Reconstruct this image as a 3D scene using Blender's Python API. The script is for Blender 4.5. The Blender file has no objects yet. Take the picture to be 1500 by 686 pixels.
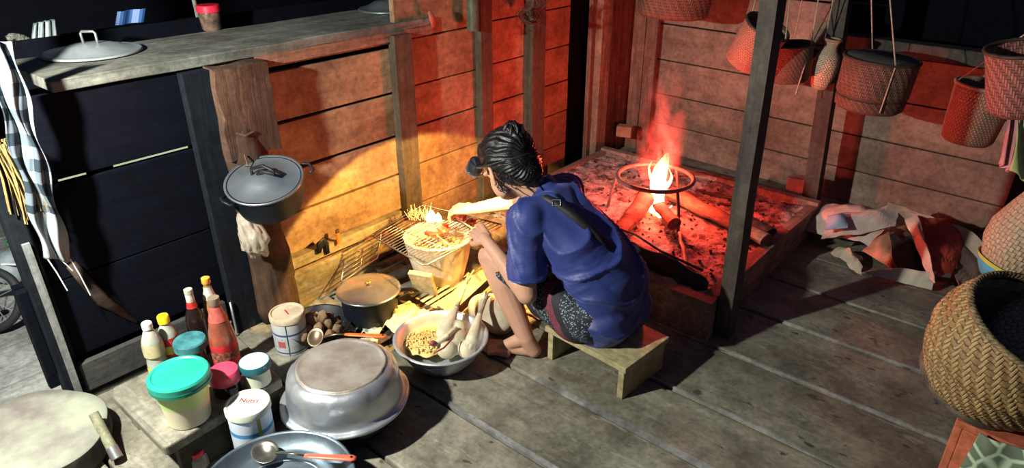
import bpy, bmesh, math, random
from mathutils import Vector, Matrix, noise, Euler
random.seed(7)
PI = math.pi
scn = bpy.context.scene
COL = scn.collection
V = Vector

# ------------------------------------------------------------------ camera
F = 1000.0
PITCH = math.atan(.5); HEAD = math.atan(950/1118.)
CAM = V((2.2933, 0, 1.55))
fw = V((-math.sin(HEAD)*math.cos(PITCH), math.cos(HEAD)*math.cos(PITCH), -math.sin(PITCH)))
rt = V((math.cos(HEAD), math.sin(HEAD), 0)); up = rt.cross(fw)
def ray(px, py): return fw*F + rt*(px-750) + up*(343-py)
def W(px, py, z=0):
    d = ray(px, py); return CAM + d*((z-CAM.z)/d.z)
def WX(px, py, x=0):
    d = ray(px, py); return CAM + d*((x-CAM.x)/d.x)
def WY(px, py, y):
    d = ray(px, py); return CAM + d*((y-CAM.y)/d.y)
def WD(px, py, depth):
    return CAM + ray(px, py)*(depth/F)
cam = bpy.data.cameras.new('camera'); co = bpy.data.objects.new('camera', cam); COL.objects.link(co)
cam.sensor_width = 36; cam.lens = 36*F/1500; cam.clip_start = .02; cam.clip_end = 100
co.matrix_world = Matrix.Translation(CAM) @ Matrix((rt, up, -fw)).transposed().to_4x4()
scn.camera = co
scn.view_settings.view_transform = 'Standard'; scn.view_settings.look = 'None'
scn.view_settings.exposure = 0; scn.view_settings.gamma = 1; scn.view_settings.use_curve_mapping = False

# ------------------------------------------------------------------ mesh helpers
class MB:
    def __init__(s): s.bm = bmesh.new()
    def box(s, c, size, rot=None, taper=1.0):
        m = Matrix.Translation(V(c))
        if rot is not None: m = m @ (rot.to_4x4() if not isinstance(rot, tuple) else Euler(rot).to_matrix().to_4x4())
        vs = []
        for z in (-.5, .5):
            k = taper if z > 0 else 1
            for x, y in ((-.5,-.5), (.5,-.5), (.5,.5), (-.5,.5)):
                vs.append(s.bm.verts.new(m @ V((x*size[0]*k, y*size[1]*k, z*size[2]))))
        for f in ((3,2,1,0), (4,5,6,7), (0,1,5,4), (1,2,6,5), (2,3,7,6), (3,0,4,7)):
            s.bm.faces.new([vs[i] for i in f])
        return s
    def ab(s, x0, x1, y0, y1, z0, z1):
        return s.box(((x0+x1)/2, (y0+y1)/2, (z0+z1)/2), (x1-x0, y1-y0, z1-z0))
    def tube(s, pts, r, seg=8, cap=True, closed=False, flat=1.0):
        pts = [V(p) for p in pts]; n = len(pts)
        rs = r if isinstance(r, (list, tuple)) else [r]*n
        rings = []; prev = None
        for i, p in enumerate(pts):
            if closed: t = pts[(i+1) % n]-pts[i-1]
            else: t = pts[min(i+1, n-1)]-pts[max(i-1, 0)]
            t.normalize()
            if prev is None:
                a = V((0,0,1)) if abs(t.z) < .9 else V((1,0,0))
                u = t.cross(a).normalized()
            else: u = (prev - t*prev.dot(t)).normalized()
            prev = u; w = t.cross(u)
            rings.append([s.bm.verts.new(p + (u*math.cos(2*PI*k/seg)+w*math.sin(2*PI*k/seg)*flat)*rs[i]) for k in range(seg)])
        m = n if closed else n-1
        for i in range(m):
            a, b = rings[i], rings[(i+1) % n]
            for k in range(seg):
                s.bm.faces.new((a[k], a[(k+1)%seg], b[(k+1)%seg], b[k]))
        if cap and not closed:
            s.bm.faces.new(rings[0][::-1]); s.bm.faces.new(rings[-1])
        return s
    def lathe(s, prof, seg=48, m=None, fn=None, uv=False, close=True):
        m = m or Matrix.Identity(4)
        L = s.bm.loops.layers.uv.verify() if uv else None
        rings = []
        for j, (r, z) in enumerate(prof):
            if r < 1e-5: rings.append([s.bm.verts.new(m @ V((0,0,z)))]); continue
            ring = []
            for k in range(seg):
                a = 2*PI*k/seg; p = V((r*math.cos(a), r*math.sin(a), z))
                if fn: p = fn(p, a, j)
                ring.append(s.bm.verts.new(m @ p))
            rings.append(ring)
        tot = len(prof)-1
        for j in range(tot):
            a, b = rings[j], rings[j+1]
            for k in range(seg):
                k2 = (k+1) % seg
                if len(a) == 1 and len(b) == 1: continue
                if len(a) == 1: f = s.bm.faces.new((a[0], b[k2], b[k])); uvs = ((k+.5, j), (k+1, j+1), (k, j+1))
                elif len(b) == 1: f = s.bm.faces.new((a[k], a[k2], b[0])); uvs = ((k, j), (k+1, j), (k+.5, j+1))
                else: f = s.bm.faces.new((a[k], a[k2], b[k2], b[k])); uvs = ((k, j), (k+1, j), (k+1, j+1), (k, j+1))
                if L is not None:
                    for lp, q in zip(f.loops, uvs): lp[L].uv = (q[0]/seg, q[1]/tot)
        return s
    def ball(s, c, r, sub=3, rot=None, nz=0, nf=6):
        r = r if isinstance(r, (tuple, list)) else (r, r, r)
        m = Matrix.Translation(V(c))
        if rot is not None: m = m @ rot.to_4x4()
        m = m @ Matrix.Diagonal((*r, 1))
        res = bmesh.ops.create_icosphere(s.bm, subdivisions=sub, radius=1)
        off = V((random.random()*9, random.random()*9, 0))
        for v in res['verts']:
            d = 1+nz*noise.noise(v.co*nf/3+off)
            v.co = m @ (v.co*d)
        return s
    def caps(s, a, b, ra, rb, seg=14):
        """capsule-like tapered limb"""
        a, b = V(a), V(b); s.ball(a, ra, 3); s.ball(b, rb, 3)
        n = 5
        s.tube([a.lerp(b, i/n) for i in range(n+1)], [ra+(rb-ra)*i/n for i in range(n+1)], seg)
        return s
    def grid(s, fn, nu, nv, uv=True):
        L = s.bm.loops.layers.uv.verify() if uv else None
        g = [[s.bm.verts.new(fn(i/nu, j/nv)) for i in range(nu+1)] for j in range(nv+1)]
        for j in range(nv):
            for i in range(nu):
                f = s.bm.faces.new((g[j][i], g[j][i+1], g[j+1][i+1], g[j+1][i]))
                if L is not None:
                    for lp, q in zip(f.loops, ((i,j),(i+1,j),(i+1,j+1),(i,j+1))): lp[L].uv = (q[0]/nu, q[1]/nv)
        return s
    def prism(s, poly, h, m=None):
        m = m or Matrix.Identity(4)
        a = [s.bm.verts.new(m @ V((x, y, 0))) for x, y in poly]; b = [s.bm.verts.new(m @ V((x, y, h))) for x, y in poly]
        s.bm.faces.new(a[::-1]); s.bm.faces.new(b); n = len(poly)
        for i in range(n): s.bm.faces.new((a[i], a[(i+1)%n], b[(i+1)%n], b[i]))
        return s
    def warp(s, amp, freq=6, seed=0):
        o = V((seed*3.7, seed*1.3, 0))
        for v in s.bm.verts: v.co += noise.noise_vector(v.co*freq+o)*amp
        return s
    def cutup(s, n=2):
        bmesh.ops.subdivide_edges(s.bm, edges=s.bm.edges[:], cuts=n, use_grid_fill=True); return s
    def build(s, name, mat, parent=None, smooth=False, bevel=0, solid=0, sub=0, base=None):
        me = bpy.data.meshes.new(name)
        bmesh.ops.recalc_face_normals(s.bm, faces=s.bm.faces[:])
        if parent is None and base is None:
            xs = [v.co for v in s.bm.verts]
            lo = V((min(v.x for v in xs), min(v.y for v in xs), min(v.z for v in xs))); hi = V((max(v.x for v in xs), max(v.y for v in xs), 0))
            base = V(((lo.x+hi.x)/2, (lo.y+hi.y)/2, lo.z))
        off = worldloc(parent) if parent is not None else base
        for v in s.bm.verts: v.co -= off
        s.bm.to_mesh(me); s.bm.free()
        if smooth:
            for p in me.polygons: p.use_smooth = True
            if smooth == 'auto':
                me.set_sharp_from_angle(angle=math.radians(35))
        o = bpy.data.objects.new(name, me); COL.objects.link(o)
        me.materials.append(mat)
        if parent is not None: o.parent = parent
        else: o.location = base
        if solid: md = o.modifiers.new('s', 'SOLIDIFY'); md.thickness = solid; md.offset = 0
        if bevel: md = o.modifiers.new('b', 'BEVEL'); md.width = bevel; md.segments = 2; md.limit_method = 'ANGLE'; md.angle_limit = math.radians(40)
        if sub: md = o.modifiers.new('u', 'SUBSURF'); md.levels = sub; md.render_levels = sub
        return o
def worldloc(o):
    l = V(o.location)
    while o.parent: o = o.parent; l += o.location
    return l
def tag(o, label, cat, group=None, kind=None):
    if label: o['label'] = label
    if cat: o['category'] = cat
    if group: o['group'] = group
    if kind: o['kind'] = kind
    return o
def thing(name, loc, label, cat, group=None, rotz=0):
    o = bpy.data.objects.new(name, None); COL.objects.link(o); o.location = loc; o.rotation_euler = (0,0,rotz)
    o.empty_display_size = .05
    return tag(o, label, cat, group)
def struct(o): o['kind'] = 'structure'; return o
def copy_tree(o, parent=None):
    c = o.copy(); COL.objects.link(c); c.parent = parent
    for ch in [x for x in bpy.data.objects if x.parent == o]: copy_tree(ch, c)
    return c
def remesh(mb, voxel=.004, smooth=6, fac=.5, disp=None):
    me = bpy.data.meshes.new('tmp'); mb.bm.to_mesh(me); mb.bm.free()
    o = bpy.data.objects.new('tmp', me); COL.objects.link(o)
    m = o.modifiers.new('r', 'REMESH'); m.mode = 'VOXEL'; m.voxel_size = voxel
    m = o.modifiers.new('s', 'SMOOTH'); m.iterations = smooth; m.factor = fac
    dg = bpy.context.evaluated_depsgraph_get()
    me2 = bpy.data.meshes.new_from_object(o.evaluated_get(dg))
    bpy.data.objects.remove(o)
    out = MB(); out.bm.from_mesh(me2); bpy.data.meshes.remove(me2)
    if disp:
        out.bm.normal_update()
        for v in out.bm.verts: v.co += v.normal*disp(v.co)
    return out
def axes(fwd, upv):
    x = V(fwd).normalized(); y = V(upv).cross(x).normalized(); z = x.cross(y)
    return Matrix((x, y, z)).transposed()
def lookz(p, d, upv=(0,0,1)):
    """matrix at p whose local Z is d"""
    z = V(d).normalized(); a = V(upv) if abs(z.dot(V(upv))) < .95 else V((1,0,0))
    x = a.cross(z).normalized(); y = z.cross(x)
    return Matrix.Translation(V(p)) @ Matrix((x, y, z)).transposed().to_4x4()

# ------------------------------------------------------------------ materials
def newmat(name):
    m = bpy.data.materials.new(name); m.use_nodes = True
    nt = m.node_tree; b = nt.nodes['Principled BSDF']; return m, nt, b
def N(nt, t, **kw):
    n = nt.nodes.new(t)
    for k, v in kw.items():
        if k.startswith('i_'):
            n.inputs[k[2:].replace('_', ' ')].default_value = v
        else: setattr(n, k, v)
    return n
def ramp(nt, fac, stops):
    r = nt.nodes.new('ShaderNodeValToRGB'); e = r.color_ramp.elements
    while len(e) < len(stops): e.new(.5)
    for el, (p, c) in zip(e, stops): el.position = p; el.color = (*c, 1) if len(c) == 3 else c
    nt.links.new(fac, r.inputs[0]); return r.outputs[0]
def mix(nt, fac, a, b, mode='MIX'):
    n = nt.nodes.new('ShaderNodeMix'); n.data_type = 'RGBA'; n.blend_type = mode
    for sock, v in ((n.inputs[0], fac), (n.inputs[6], a), (n.inputs[7], b)):
        if hasattr(v, 'is_output'): nt.links.new(v, sock)
        elif isinstance(v, (int, float)): sock.default_value = v
        else: sock.default_value = (*v, 1)
    return n.outputs[2]
def math_(nt, op, a, b=0.0, c=None):
    n = nt.nodes.new('ShaderNodeMath'); n.operation = op
    for i, v in enumerate((a, b, c)):
        if v is None: continue
        if hasattr(v, 'is_output'): nt.links.new(v, n.inputs[i])
        else: n.inputs[i].default_value = v
    return n.outputs[0]
def coord(nt, scale=(1,1,1), kind='world', rot=(0,0,0)):
    if kind == 'world': src = nt.nodes.new('ShaderNodeNewGeometry').outputs['Position']
    else: src = nt.nodes.new('ShaderNodeTexCoord').outputs[{'obj': 'Object', 'uv': 'UV'}[kind]]
    mp = N(nt, 'ShaderNodeMapping'); mp.inputs['Scale'].default_value = scale; mp.inputs['Rotation'].default_value = rot
    nt.links.new(src, mp.inputs[0]); return mp.outputs[0]
def noise_(nt, vec, scale, detail=4, rough=.55, dist=0):
    n = N(nt, 'ShaderNodeTexNoise', i_Scale=scale, i_Detail=detail, i_Roughness=rough, i_Distortion=dist)
    nt.links.new(vec, n.inputs['Vector']); return n.outputs[0]
def bump(nt, b, h, strength=.4, dist=.004):
    n = N(nt, 'ShaderNodeBump', i_Strength=strength, i_Distance=dist); nt.links.new(h, n.inputs['Height'])
    nt.links.new(n.outputs[0], b.inputs['Normal'])
MATS = {}
def wood(name, dark, light, axis='X', rough=.75, grain=1.0, stain=None, stain_amt=.5, isl=.35, bstr=.5, kind='world', spec=.3, blot=2.2, gs=38, mot=.35):
    m, nt, b = newmat(name)
    sc = {'X': (2.2, gs, gs), 'Y': (gs, 2.2, gs), 'Z': (gs, gs, 2.2)}[axis]
    v = coord(nt, sc, kind)
    g = noise_(nt, v, grain, 6, .6, .8)
    c = ramp(nt, g, [(.28, dark), (.68, light)])
    v2 = coord(nt, (1,1,1), kind)
    big = noise_(nt, v2, blot*1.6, 6, .65)
    if stain: 
        f = ramp(nt, big, [(.42, (0,0,0)), (.62, (stain_amt,)*3)])
        c = mix(nt, f, c, stain)
    md = noise_(nt, v2, 9, 6, .65, .5)
    c = mix(nt, 1.0, c, ramp(nt, md, [(.32, (1-mot,)*3), (.62, (1.0,)*3)]), 'MULTIPLY')
    fine = noise_(nt, v2, 45, 4, .7)
    c = mix(nt, 1.0, c, ramp(nt, fine, [(.3, (.62,)*3), (.6, (1.0,)*3)]), 'MULTIPLY')
    geo = nt.nodes.new('ShaderNodeNewGeometry')
    c = mix(nt, 1.0, c, ramp(nt, geo.outputs['Random Per Island'], [(0, (1-isl,)*3), (1, (1,)*3)]), 'MULTIPLY')
    nt.links.new(c, b.inputs['Base Color'])
    b.inputs['Roughness'].default_value = rough; b.inputs['Specular IOR Level'].default_value = spec
    h = math_(nt, 'ADD', g, math_(nt, 'MULTIPLY', fine, .5))
    bump(nt, b, h, bstr, .004)
    MATS[name] = m; return m
def plain(name, col, rough=.5, metal=0, var=.12, vscale=12, bstr=.1, bscale=60, col2=None, spec=.5, trans=0, coat=0, emis=None, es=0, sss=0, alpha=1, ior=1.45):
    m, nt, b = newmat(name)
    v = coord(nt, (1,1,1), 'obj')
    n = noise_(nt, v, vscale, 5, .6)
    c2 = col2 or tuple(x*(1-var*2) for x in col)
    c = ramp(nt, n, [(.35, c2), (.62, col)])
    nt.links.new(c, b.inputs['Base Color'])
    b.inputs['Roughness'].default_value = rough; b.inputs['Metallic'].default_value = metal
    b.inputs['Specular IOR Level'].default_value = spec; b.inputs['Transmission Weight'].default_value = trans
    b.inputs['Coat Weight'].default_value = coat; b.inputs['IOR'].default_value = ior
    if sss: b.inputs['Subsurface Weight'].default_value = sss; b.inputs['Subsurface Scale'].default_value = .01; b.inputs['Subsurface Radius'].default_value = (1,.35,.2)
    if alpha < 1: b.inputs['Alpha'].default_value = alpha
    if emis: b.inputs['Emission Color'].default_value = (*emis, 1); b.inputs['Emission Strength'].default_value = es
    if bstr: bump(nt, b, noise_(nt, v, bscale, 4, .6), bstr, .002)
    MATS[name] = m; return m
def weave(name, c1, c2, nu=60, nv=20, twill=4, rough=.7, dirt=(.05,.03,.02), dirt_amt=.5, bstr=1.0):
    """over and under strips in UV space"""
    m, nt, b = newmat(name)
    sx = nt.nodes.new('ShaderNodeSeparateXYZ'); nt.links.new(coord(nt, (1,1,1), 'uv'), sx.inputs[0])
    U = math_(nt, 'MULTIPLY', sx.outputs[0], nu); Vv = math_(nt, 'MULTIPLY', sx.outputs[1], nv)
    fu = math_(nt, 'FLOOR', U); fv = math_(nt, 'FLOOR', Vv)
    sel = math_(nt, 'LESS_THAN', math_(nt, 'MODULO', math_(nt, 'ADD', fu, fv), twill), twill/2-.1)
    du = math_(nt, 'ABSOLUTE', math_(nt, 'SUBTRACT', math_(nt, 'FRACT', U), .5)); dv = math_(nt, 'ABSOLUTE', math_(nt, 'SUBTRACT', math_(nt, 'FRACT', Vv), .5))
    hu = math_(nt, 'SUBTRACT', 1, math_(nt, 'POWER', math_(nt, 'MULTIPLY', du, 2), 4)); hv = math_(nt, 'SUBTRACT', 1, math_(nt, 'POWER', math_(nt, 'MULTIPLY', dv, 2), 4))
    h = math_(nt, 'ADD', math_(nt, 'MULTIPLY', sel, hu), math_(nt, 'MULTIPLY', math_(nt, 'SUBTRACT', 1, sel), hv))
    n = noise_(nt, coord(nt, (1,1,1), 'obj'), 9, 5, .65)
    f = noise_(nt, coord(nt, (1,1,1), 'obj'), 120, 3, .6)
    c = mix(nt, sel, c1, c2)
    c = mix(nt, 1, c, ramp(nt, h, [(0, (.25,)*3), (.6, (1,)*3)]), 'MULTIPLY')
    c = mix(nt, 1, c, ramp(nt, f, [(.3, (.7,)*3), (.7, (1,)*3)]), 'MULTIPLY')
    c = mix(nt, ramp(nt, n, [(.42, (0,0,0)), (.7, (dirt_amt,)*3)]), c, dirt)
    nt.links.new(c, b.inputs['Base Color']); b.inputs['Roughness'].default_value = rough
    bump(nt, b, h, bstr, .003); MATS[name] = m; return m

floorm = wood('weathered_floor_wood', (.25,.235,.175), (.37,.355,.275), 'X', .60, 1.0, (.10,.09,.065), .65, .18, .5, blot=1.6, spec=.4, gs=15, mot=.45)
floory = wood('outer_floor_wood', (.22,.23,.22), (.42,.44,.42), 'Y', .65, 1.0, (.10,.10,.10), .6, .15, .5)
_nt = floorm.node_tree; _b = _nt.nodes['Principled BSDF']; _src = _b.inputs['Base Color'].links[0].from_socket
_sp = noise_(_nt, coord(_nt, (1,1.6,1)), 13, 3, .5, .3); _sp2 = noise_(_nt, coord(_nt, (.8,3.5,1)), 5, 5, .7, .6)
_c = mix(_nt, ramp(_nt, _sp, [(.66,(0,)*3),(.70,(.85,)*3)]), _src, (.04,.035,.028))
_c = mix(_nt, ramp(_nt, _sp2, [(.56,(0,)*3),(.70,(.65,)*3)]), _c, (.11,.085,.055))
_c = mix(_nt, ramp(_nt, _sp2, [(.25,(.55,)*3),(.42,(0,)*3)]), _c, (.46,.45,.37))
_nt.links.new(_c, _b.inputs['Base Color'])
wallm = wood('wall_board_wood', (.31,.18,.10), (.48,.32,.18), 'Y', .7, 1.0, (.13,.07,.04), .6, .2, .5, blot=2.6, gs=16)
wallr = wood('right_wall_board_wood', (.30,.20,.145), (.44,.31,.23), 'X', .7, 1.0, (.17,.11,.08), .6, .15, .45, gs=15)
shadem = wood('shade_black_wood', (.0012,.0018,.006), (.0026,.0038,.010), 'Y', .8, 1.0, None, 0, .2, .3, spec=.1)  # near-black colour carries the shade on the wall under the shelf
shadez = wood('shade_black_post_wood', (.006,.008,.013), (.013,.017,.023), 'Z', .85, 1.0, None, 0, .2, .3, spec=.1)  # shade on the post below the shelf is put into this colour
postm = wood('dark_post_wood', (.05,.042,.035), (.13,.11,.09), 'Z', .7, 1.0, (.03,.025,.02), .6, .1, .5)
postd = wood('smoked_post_wood', (.055,.045,.030), (.13,.10,.065), 'Z', .7, 1.0, (.03,.02,.012), .5, .1, .5)
pillarm = wood('rough_pillar_wood', (.06,.030,.018), (.15,.08,.05), 'Z', .8, .8, (.03,.018,.012), .7, .3, .9)
plankm = wood('pale_plank_wood', (.24,.20,.13), (.50,.44,.30), 'Y', .6, 1.0, (.13,.10,.06), .5, .2, .4)
stoolm = wood('stool_wood', (.33,.28,.14), (.62,.55,.31), 'X', .55, .8, (.22,.18,.09), .5, .08, .35)
shelfm = wood('shelf_wood', (.12,.12,.10), (.30,.31,.27), 'Y', .7, 1.0, (.07,.07,.06), .7, .1, .5)
benchm = wood('bench_wood', (.18,.17,.13), (.40,.39,.31), 'X', .65, 1.0, (.10,.09,.07), .6, .1, .5)
charm = plain('charred_wood', (.05,.035,.025), .9, 0, .4, 20, .5, 50)
logm = wood('firewood', (.18,.10,.06), (.42,.26,.16), 'X', .8, 1.2, (.04,.03,.025), .8, .3, .8)
blockm = plain('chopping_block_top', (.29,.31,.24), .7, 0, .3, 6, .3, 40, col2=(.16,.14,.13))
barkm = plain('bark', (.09,.085,.07), .9, 0, .35, 14, 1.0, 30)
basinm = plain('dented_basin_metal', (.62,.66,.70), .36, .8, .15, 9, 1.0, 16)
alu = plain('worn_aluminium', (.66,.68,.70), .32, .85, .12, 14, .15, 50)
aludull = plain('dull_aluminium', (.50,.47,.42), .5, .6, .25, 10, .25, 60, col2=(.33,.29,.24))
lidm = plain('polished_lid', (.62,.60,.55), .22, .9, .15, 8, .05, 30)
potlid = plain('dark_polished_lid', (.40,.46,.52), .30, .82, .15, 7, .05, 30)
traym = plain('scratched_tray_metal', (.20,.26,.31), .38, .8, .25, 9, .2, 40)
blackiron = plain('black_iron', (.012,.015,.02), .5, .2, .3, 20, .3, 40, spec=.4)
sootpot = plain('sooty_pot', (.007,.012,.021), .48, .3, .3, 12, .15, 40)
wirem = plain('grill_wire', (.35,.32,.28), .35, .9, .2, 60, .1, 90)
rustwire = plain('old_wire', (.10,.055,.04), .6, .6, .2, 40, .1, 90)
enam = plain('basin_metal', (.55,.60,.66), .38, .55, .12, 9, .08, 40)
claym = plain('stove_clay', (.62,.55,.40), .85, 0, .2, 9, .5, 40, col2=(.40,.33,.22))
stonem = plain('hearth_stone', (.50,.45,.33), .9, 0, .25, 7, .6, 26, col2=(.28,.24,.17))
ironrust = plain('rusted_iron', (.18,.09,.06), .6, .6, .3, 30, .3, 60)
tealp = plain('teal_green_plastic', (.02,.38,.28), .4, 0, .12, 9, .05, 40)
greenr = plain('dark_green_plastic', (.01,.20,.12), .4, 0, .1, 9, .05, 40)
limep = plain('lime_translucent_plastic', (.55,.72,.28), .45, 0, .06, 6, .03, 40, sss=.2)
creamf = plain('cream_contents', (.72,.66,.47), .6, 0, .08, 6, .05, 40)
bluelid = plain('pale_blue_lid', (.55,.68,.80), .4, 0, .06, 6, .03, 40)
tealdark = plain('dark_teal_plastic', (.015,.12,.15), .4, 0, .15, 12, .05, 40)
tealdusty = plain('dusty_teal_plastic', (.05,.22,.24), .5, 0, .3, 25, .15, 60, col2=(.02,.10,.12))
whitep = plain('white_plastic', (.75,.77,.76), .4, 0, .06, 8, .03, 40)
creamp = plain('cream_plastic', (.62,.66,.52), .4, 0, .06, 8, .03, 40, sss=.15)
redp = plain('red_plastic', (.62,.02,.05), .35, 0, .1, 8, .03, 40)
pinkred = plain('raspberry_plastic', (.62,.05,.11), .35, 0, .1, 8, .03, 40)
yellowp = plain('yellow_plastic', (.80,.62,.02), .35, 0, .06, 8, .03, 40)
orangep = plain('orange_handle_plastic', (.85,.17,.03), .35, 0, .1, 20, .03, 40)
redhandle = plain('coral_handle_plastic', (.75,.13,.07), .35, 0, .1, 20, .03, 40)
darkglass = plain('dark_sauce_glass', (.018,.010,.010), .12, 0, .2, 10, 0, 40, spec=.6)
chili = plain('chili_sauce_bottle', (.30,.07,.035), .2, 0, .25, 25, 0, 40, col2=(.16,.05,.03), spec=.6)
amber = plain('amber_sauce_bottle', (.33,.17,.05), .2, 0, .2, 20, 0, 40, spec=.6)
greyglass = plain('cloudy_bottle_plastic', (.42,.45,.38), .25, 0, .15, 12, .05, 40, spec=.5)
clearp = plain('clear_jar_plastic', (.55,.55,.52), .2, 0, .2, 14, .05, 40, trans=.5)
labelred = plain('red_label', (.55,.03,.03), .5, 0, .25, 60, 0, 40)
labelyel = plain('yellow_label', (.80,.62,.08), .5, 0, .15, 60, 0, 40)
labelwht = plain('white_label', (.62,.60,.50), .5, 0, .2, 60, 0, 40)
skinm = plain('skin', (.50,.28,.19), .5, 0, .07, 8, .12, 90, sss=.12, spec=.35)
hairm = plain('black_hair', (.010,.009,.011), .38, 0, .3, 60, .8, 160, spec=.5)
strapm = plain('black_strap', (.015,.014,.018), .6, 0, .2, 30, .2, 120)
bagm = plain('black_bag_cloth', (.022,.017,.02), .75, 0, .2, 30, .3, 120)
lampb = plain('headlamp_black_plastic', (.03,.035,.045), .25, 0, .2, 30, 0, 60)
lampg = plain('headlamp_silver', (.55,.56,.55), .2, .8, .1, 30, 0, 60)
ropem = plain('string', (.50,.40,.30), .8, 0, .2, 60, .2, 90)
meatm = plain('grilled_meat', (.40,.07,.03), .5, 0, .35, 40, .5, 60, col2=(.10,.02,.012))
redmeat = plain('raw_red_meat', (.70,.06,.03), .4, 0, .2, 40, .3, 60)
chickm = plain('plucked_chicken_skin', (.66,.58,.38), .5, 0, .16, 22, .7, 130, col2=(.50,.45,.32), sss=.1)
shankm = plain('chicken_shank', (.34,.33,.22), .6, 0, .25, 40, .6, 120)
eggm = plain('yellow_innards', (.85,.66,.25), .5, 0, .2, 25, .8, 70, col2=(.72,.48,.15))
leafw = plain('pale_peel', (.55,.56,.42), .7, 0, .2, 12, .3, 50)
leafy = plain('crumpled_yellow_paper', (.72,.62,.34), .75, 0, .12, 9, .3, 50)
tarom = plain('brown_root', (.26,.16,.09), .85, 0, .25, 22, .5, 60)
bamboom = wood('split_bamboo', (.42,.36,.20), (.66,.58,.34), 'Y', .6, 1.0, (.22,.17,.09), .4, .2, .3)
strawm = plain('broom_straw', (.26,.18,.06), .8, 0, .2, 40, .5, 90)
tyrem = plain('black_rubber', (.012,.014,.018), .7, 0, .2, 30, .3, 60)
palebag = plain('pale_blue_bag', (.30,.36,.40), .7, 0, .2, 12, .3, 40)
greenbag = plain('green_bag', (.05,.32,.08), .6, 0, .2, 12, .3, 40)
paperm = plain('brown_paper_sack', (.55,.44,.34), .85, 0, .12, 9, .4, 30, col2=(.36,.29,.22))
paperin = plain('orange_sack_lining', (.62,.25,.15), .8, 0, .15, 9, .3, 30)
paperred = plain('red_sack_flap', (.50,.06,.035), .8, 0, .15, 9, .3, 30)
bluetag = plain('pale_blue_paper', (.35,.45,.58), .8, 0, .1, 9, .3, 30)
pinkcl = plain('pink_cloth', (.65,.30,.32), .85, 0, .15, 12, .3, 50)
limecl = plain('pale_green_cloth', (.50,.58,.22), .85, 0, .12, 12, .3, 50)
orangebox = wood('orange_painted_board', (.55,.13,.06), (.70,.20,.10), 'Z', .6, 1.0, (.42,.10,.05), .4, .05, .2)
bagclear = plain('clear_plastic_bag', (.70,.62,.50), .25, 0, .15, 30, .8, 30, trans=.55, ior=1.2)
bluesh = plain('blue_plastic_sheet', (.04,.13,.36), .5, 0, .15, 10, .1, 40)
whitesh = plain('pale_plastic_sheet', (.22,.28,.30), .4, 0, .3, 16, .3, 40)
basketdk = weave('smoked_basket_weave', (.14,.075,.05), (.20,.11,.07), 120, 40, 4, .7, (.03,.02,.015), .6)
basketmd = weave('brown_basket_weave', (.30,.17,.11), (.42,.25,.17), 90, 34, 2, .7, (.10,.05,.03), .4)
baskettan = weave('tan_basket_weave', (.52,.36,.22), (.64,.47,.31), 60, 26, 2, .7, (.30,.20,.12), .35)
basketbig = weave('golden_twill_weave', (.30,.17,.06), (.47,.31,.13), 128, 27, 4, .6, (.14,.09,.04), .6, 1.0)
basketin = weave('pale_flat_strip_weave', (.30,.23,.14), (.40,.32,.20), 40, 10, 2, .7, (.12,.09,.05), .4)
rimdk = plain('dark_rim_cane', (.07,.05,.03), .6, 0, .3, 50, .8, 90)

def shirt_mat():
    m, nt, b = newmat('navy_blue_jersey')
    v = coord(nt, (1,1,1), 'obj'); n = noise_(nt, v, 5, 4)
    nt.links.new(ramp(nt, n, [(.3, (.015,.025,.125)), (.7, (.024,.042,.20))]), b.inputs['Base Color'])
    b.inputs['Roughness'].default_value = .55; b.inputs['Sheen Weight'].default_value = .5; b.inputs['Sheen Tint'].default_value = (.35,.4,1,1)
    b.inputs['Sheen Roughness'].default_value = .4
    bump(nt, b, noise_(nt, coord(nt, (14,14,40), 'obj'), 1, 3), .25, .01)
    return m
shirtm = shirt_mat()
def skirt_mat():
    m, nt, b = newmat('woven_pattern_skirt')
    v = coord(nt, (1,1,1), 'obj', (.5,.3,.6))
    sx = nt.nodes.new('ShaderNodeSeparateXYZ'); nt.links.new(v, sx.inputs[0])
    band = math_(nt, 'FRACT', math_(nt, 'MULTIPLY', sx.outputs[0], 8.5))
    vo = N(nt, 'ShaderNodeTexVoronoi', i_Scale=140.0); nt.links.new(v, vo.inputs['Vector']); vo.distance = 'CHEBYCHEV'
    dots = ramp(nt, vo.outputs['Distance'], [(.0, (.16,.25,.30)), (.24, (.20,.28,.32)), (.32, (.012,.014,.022))])
    red = ramp(nt, vo.outputs['Distance'], [(.0, (.02,.01,.02)), (.3, (.12,.025,.04)), (.6, (.16,.03,.05))])
    c = mix(nt, math_(nt, 'GREATER_THAN', band, .78), dots, red)
    c = mix(nt, math_(nt, 'LESS_THAN', band, .22), c, (.012,.012,.018))
    nt.links.new(c, b.inputs['Base Color']); b.inputs['Roughness'].default_value = .8
    return m
skirtm = skirt_mat()
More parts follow.
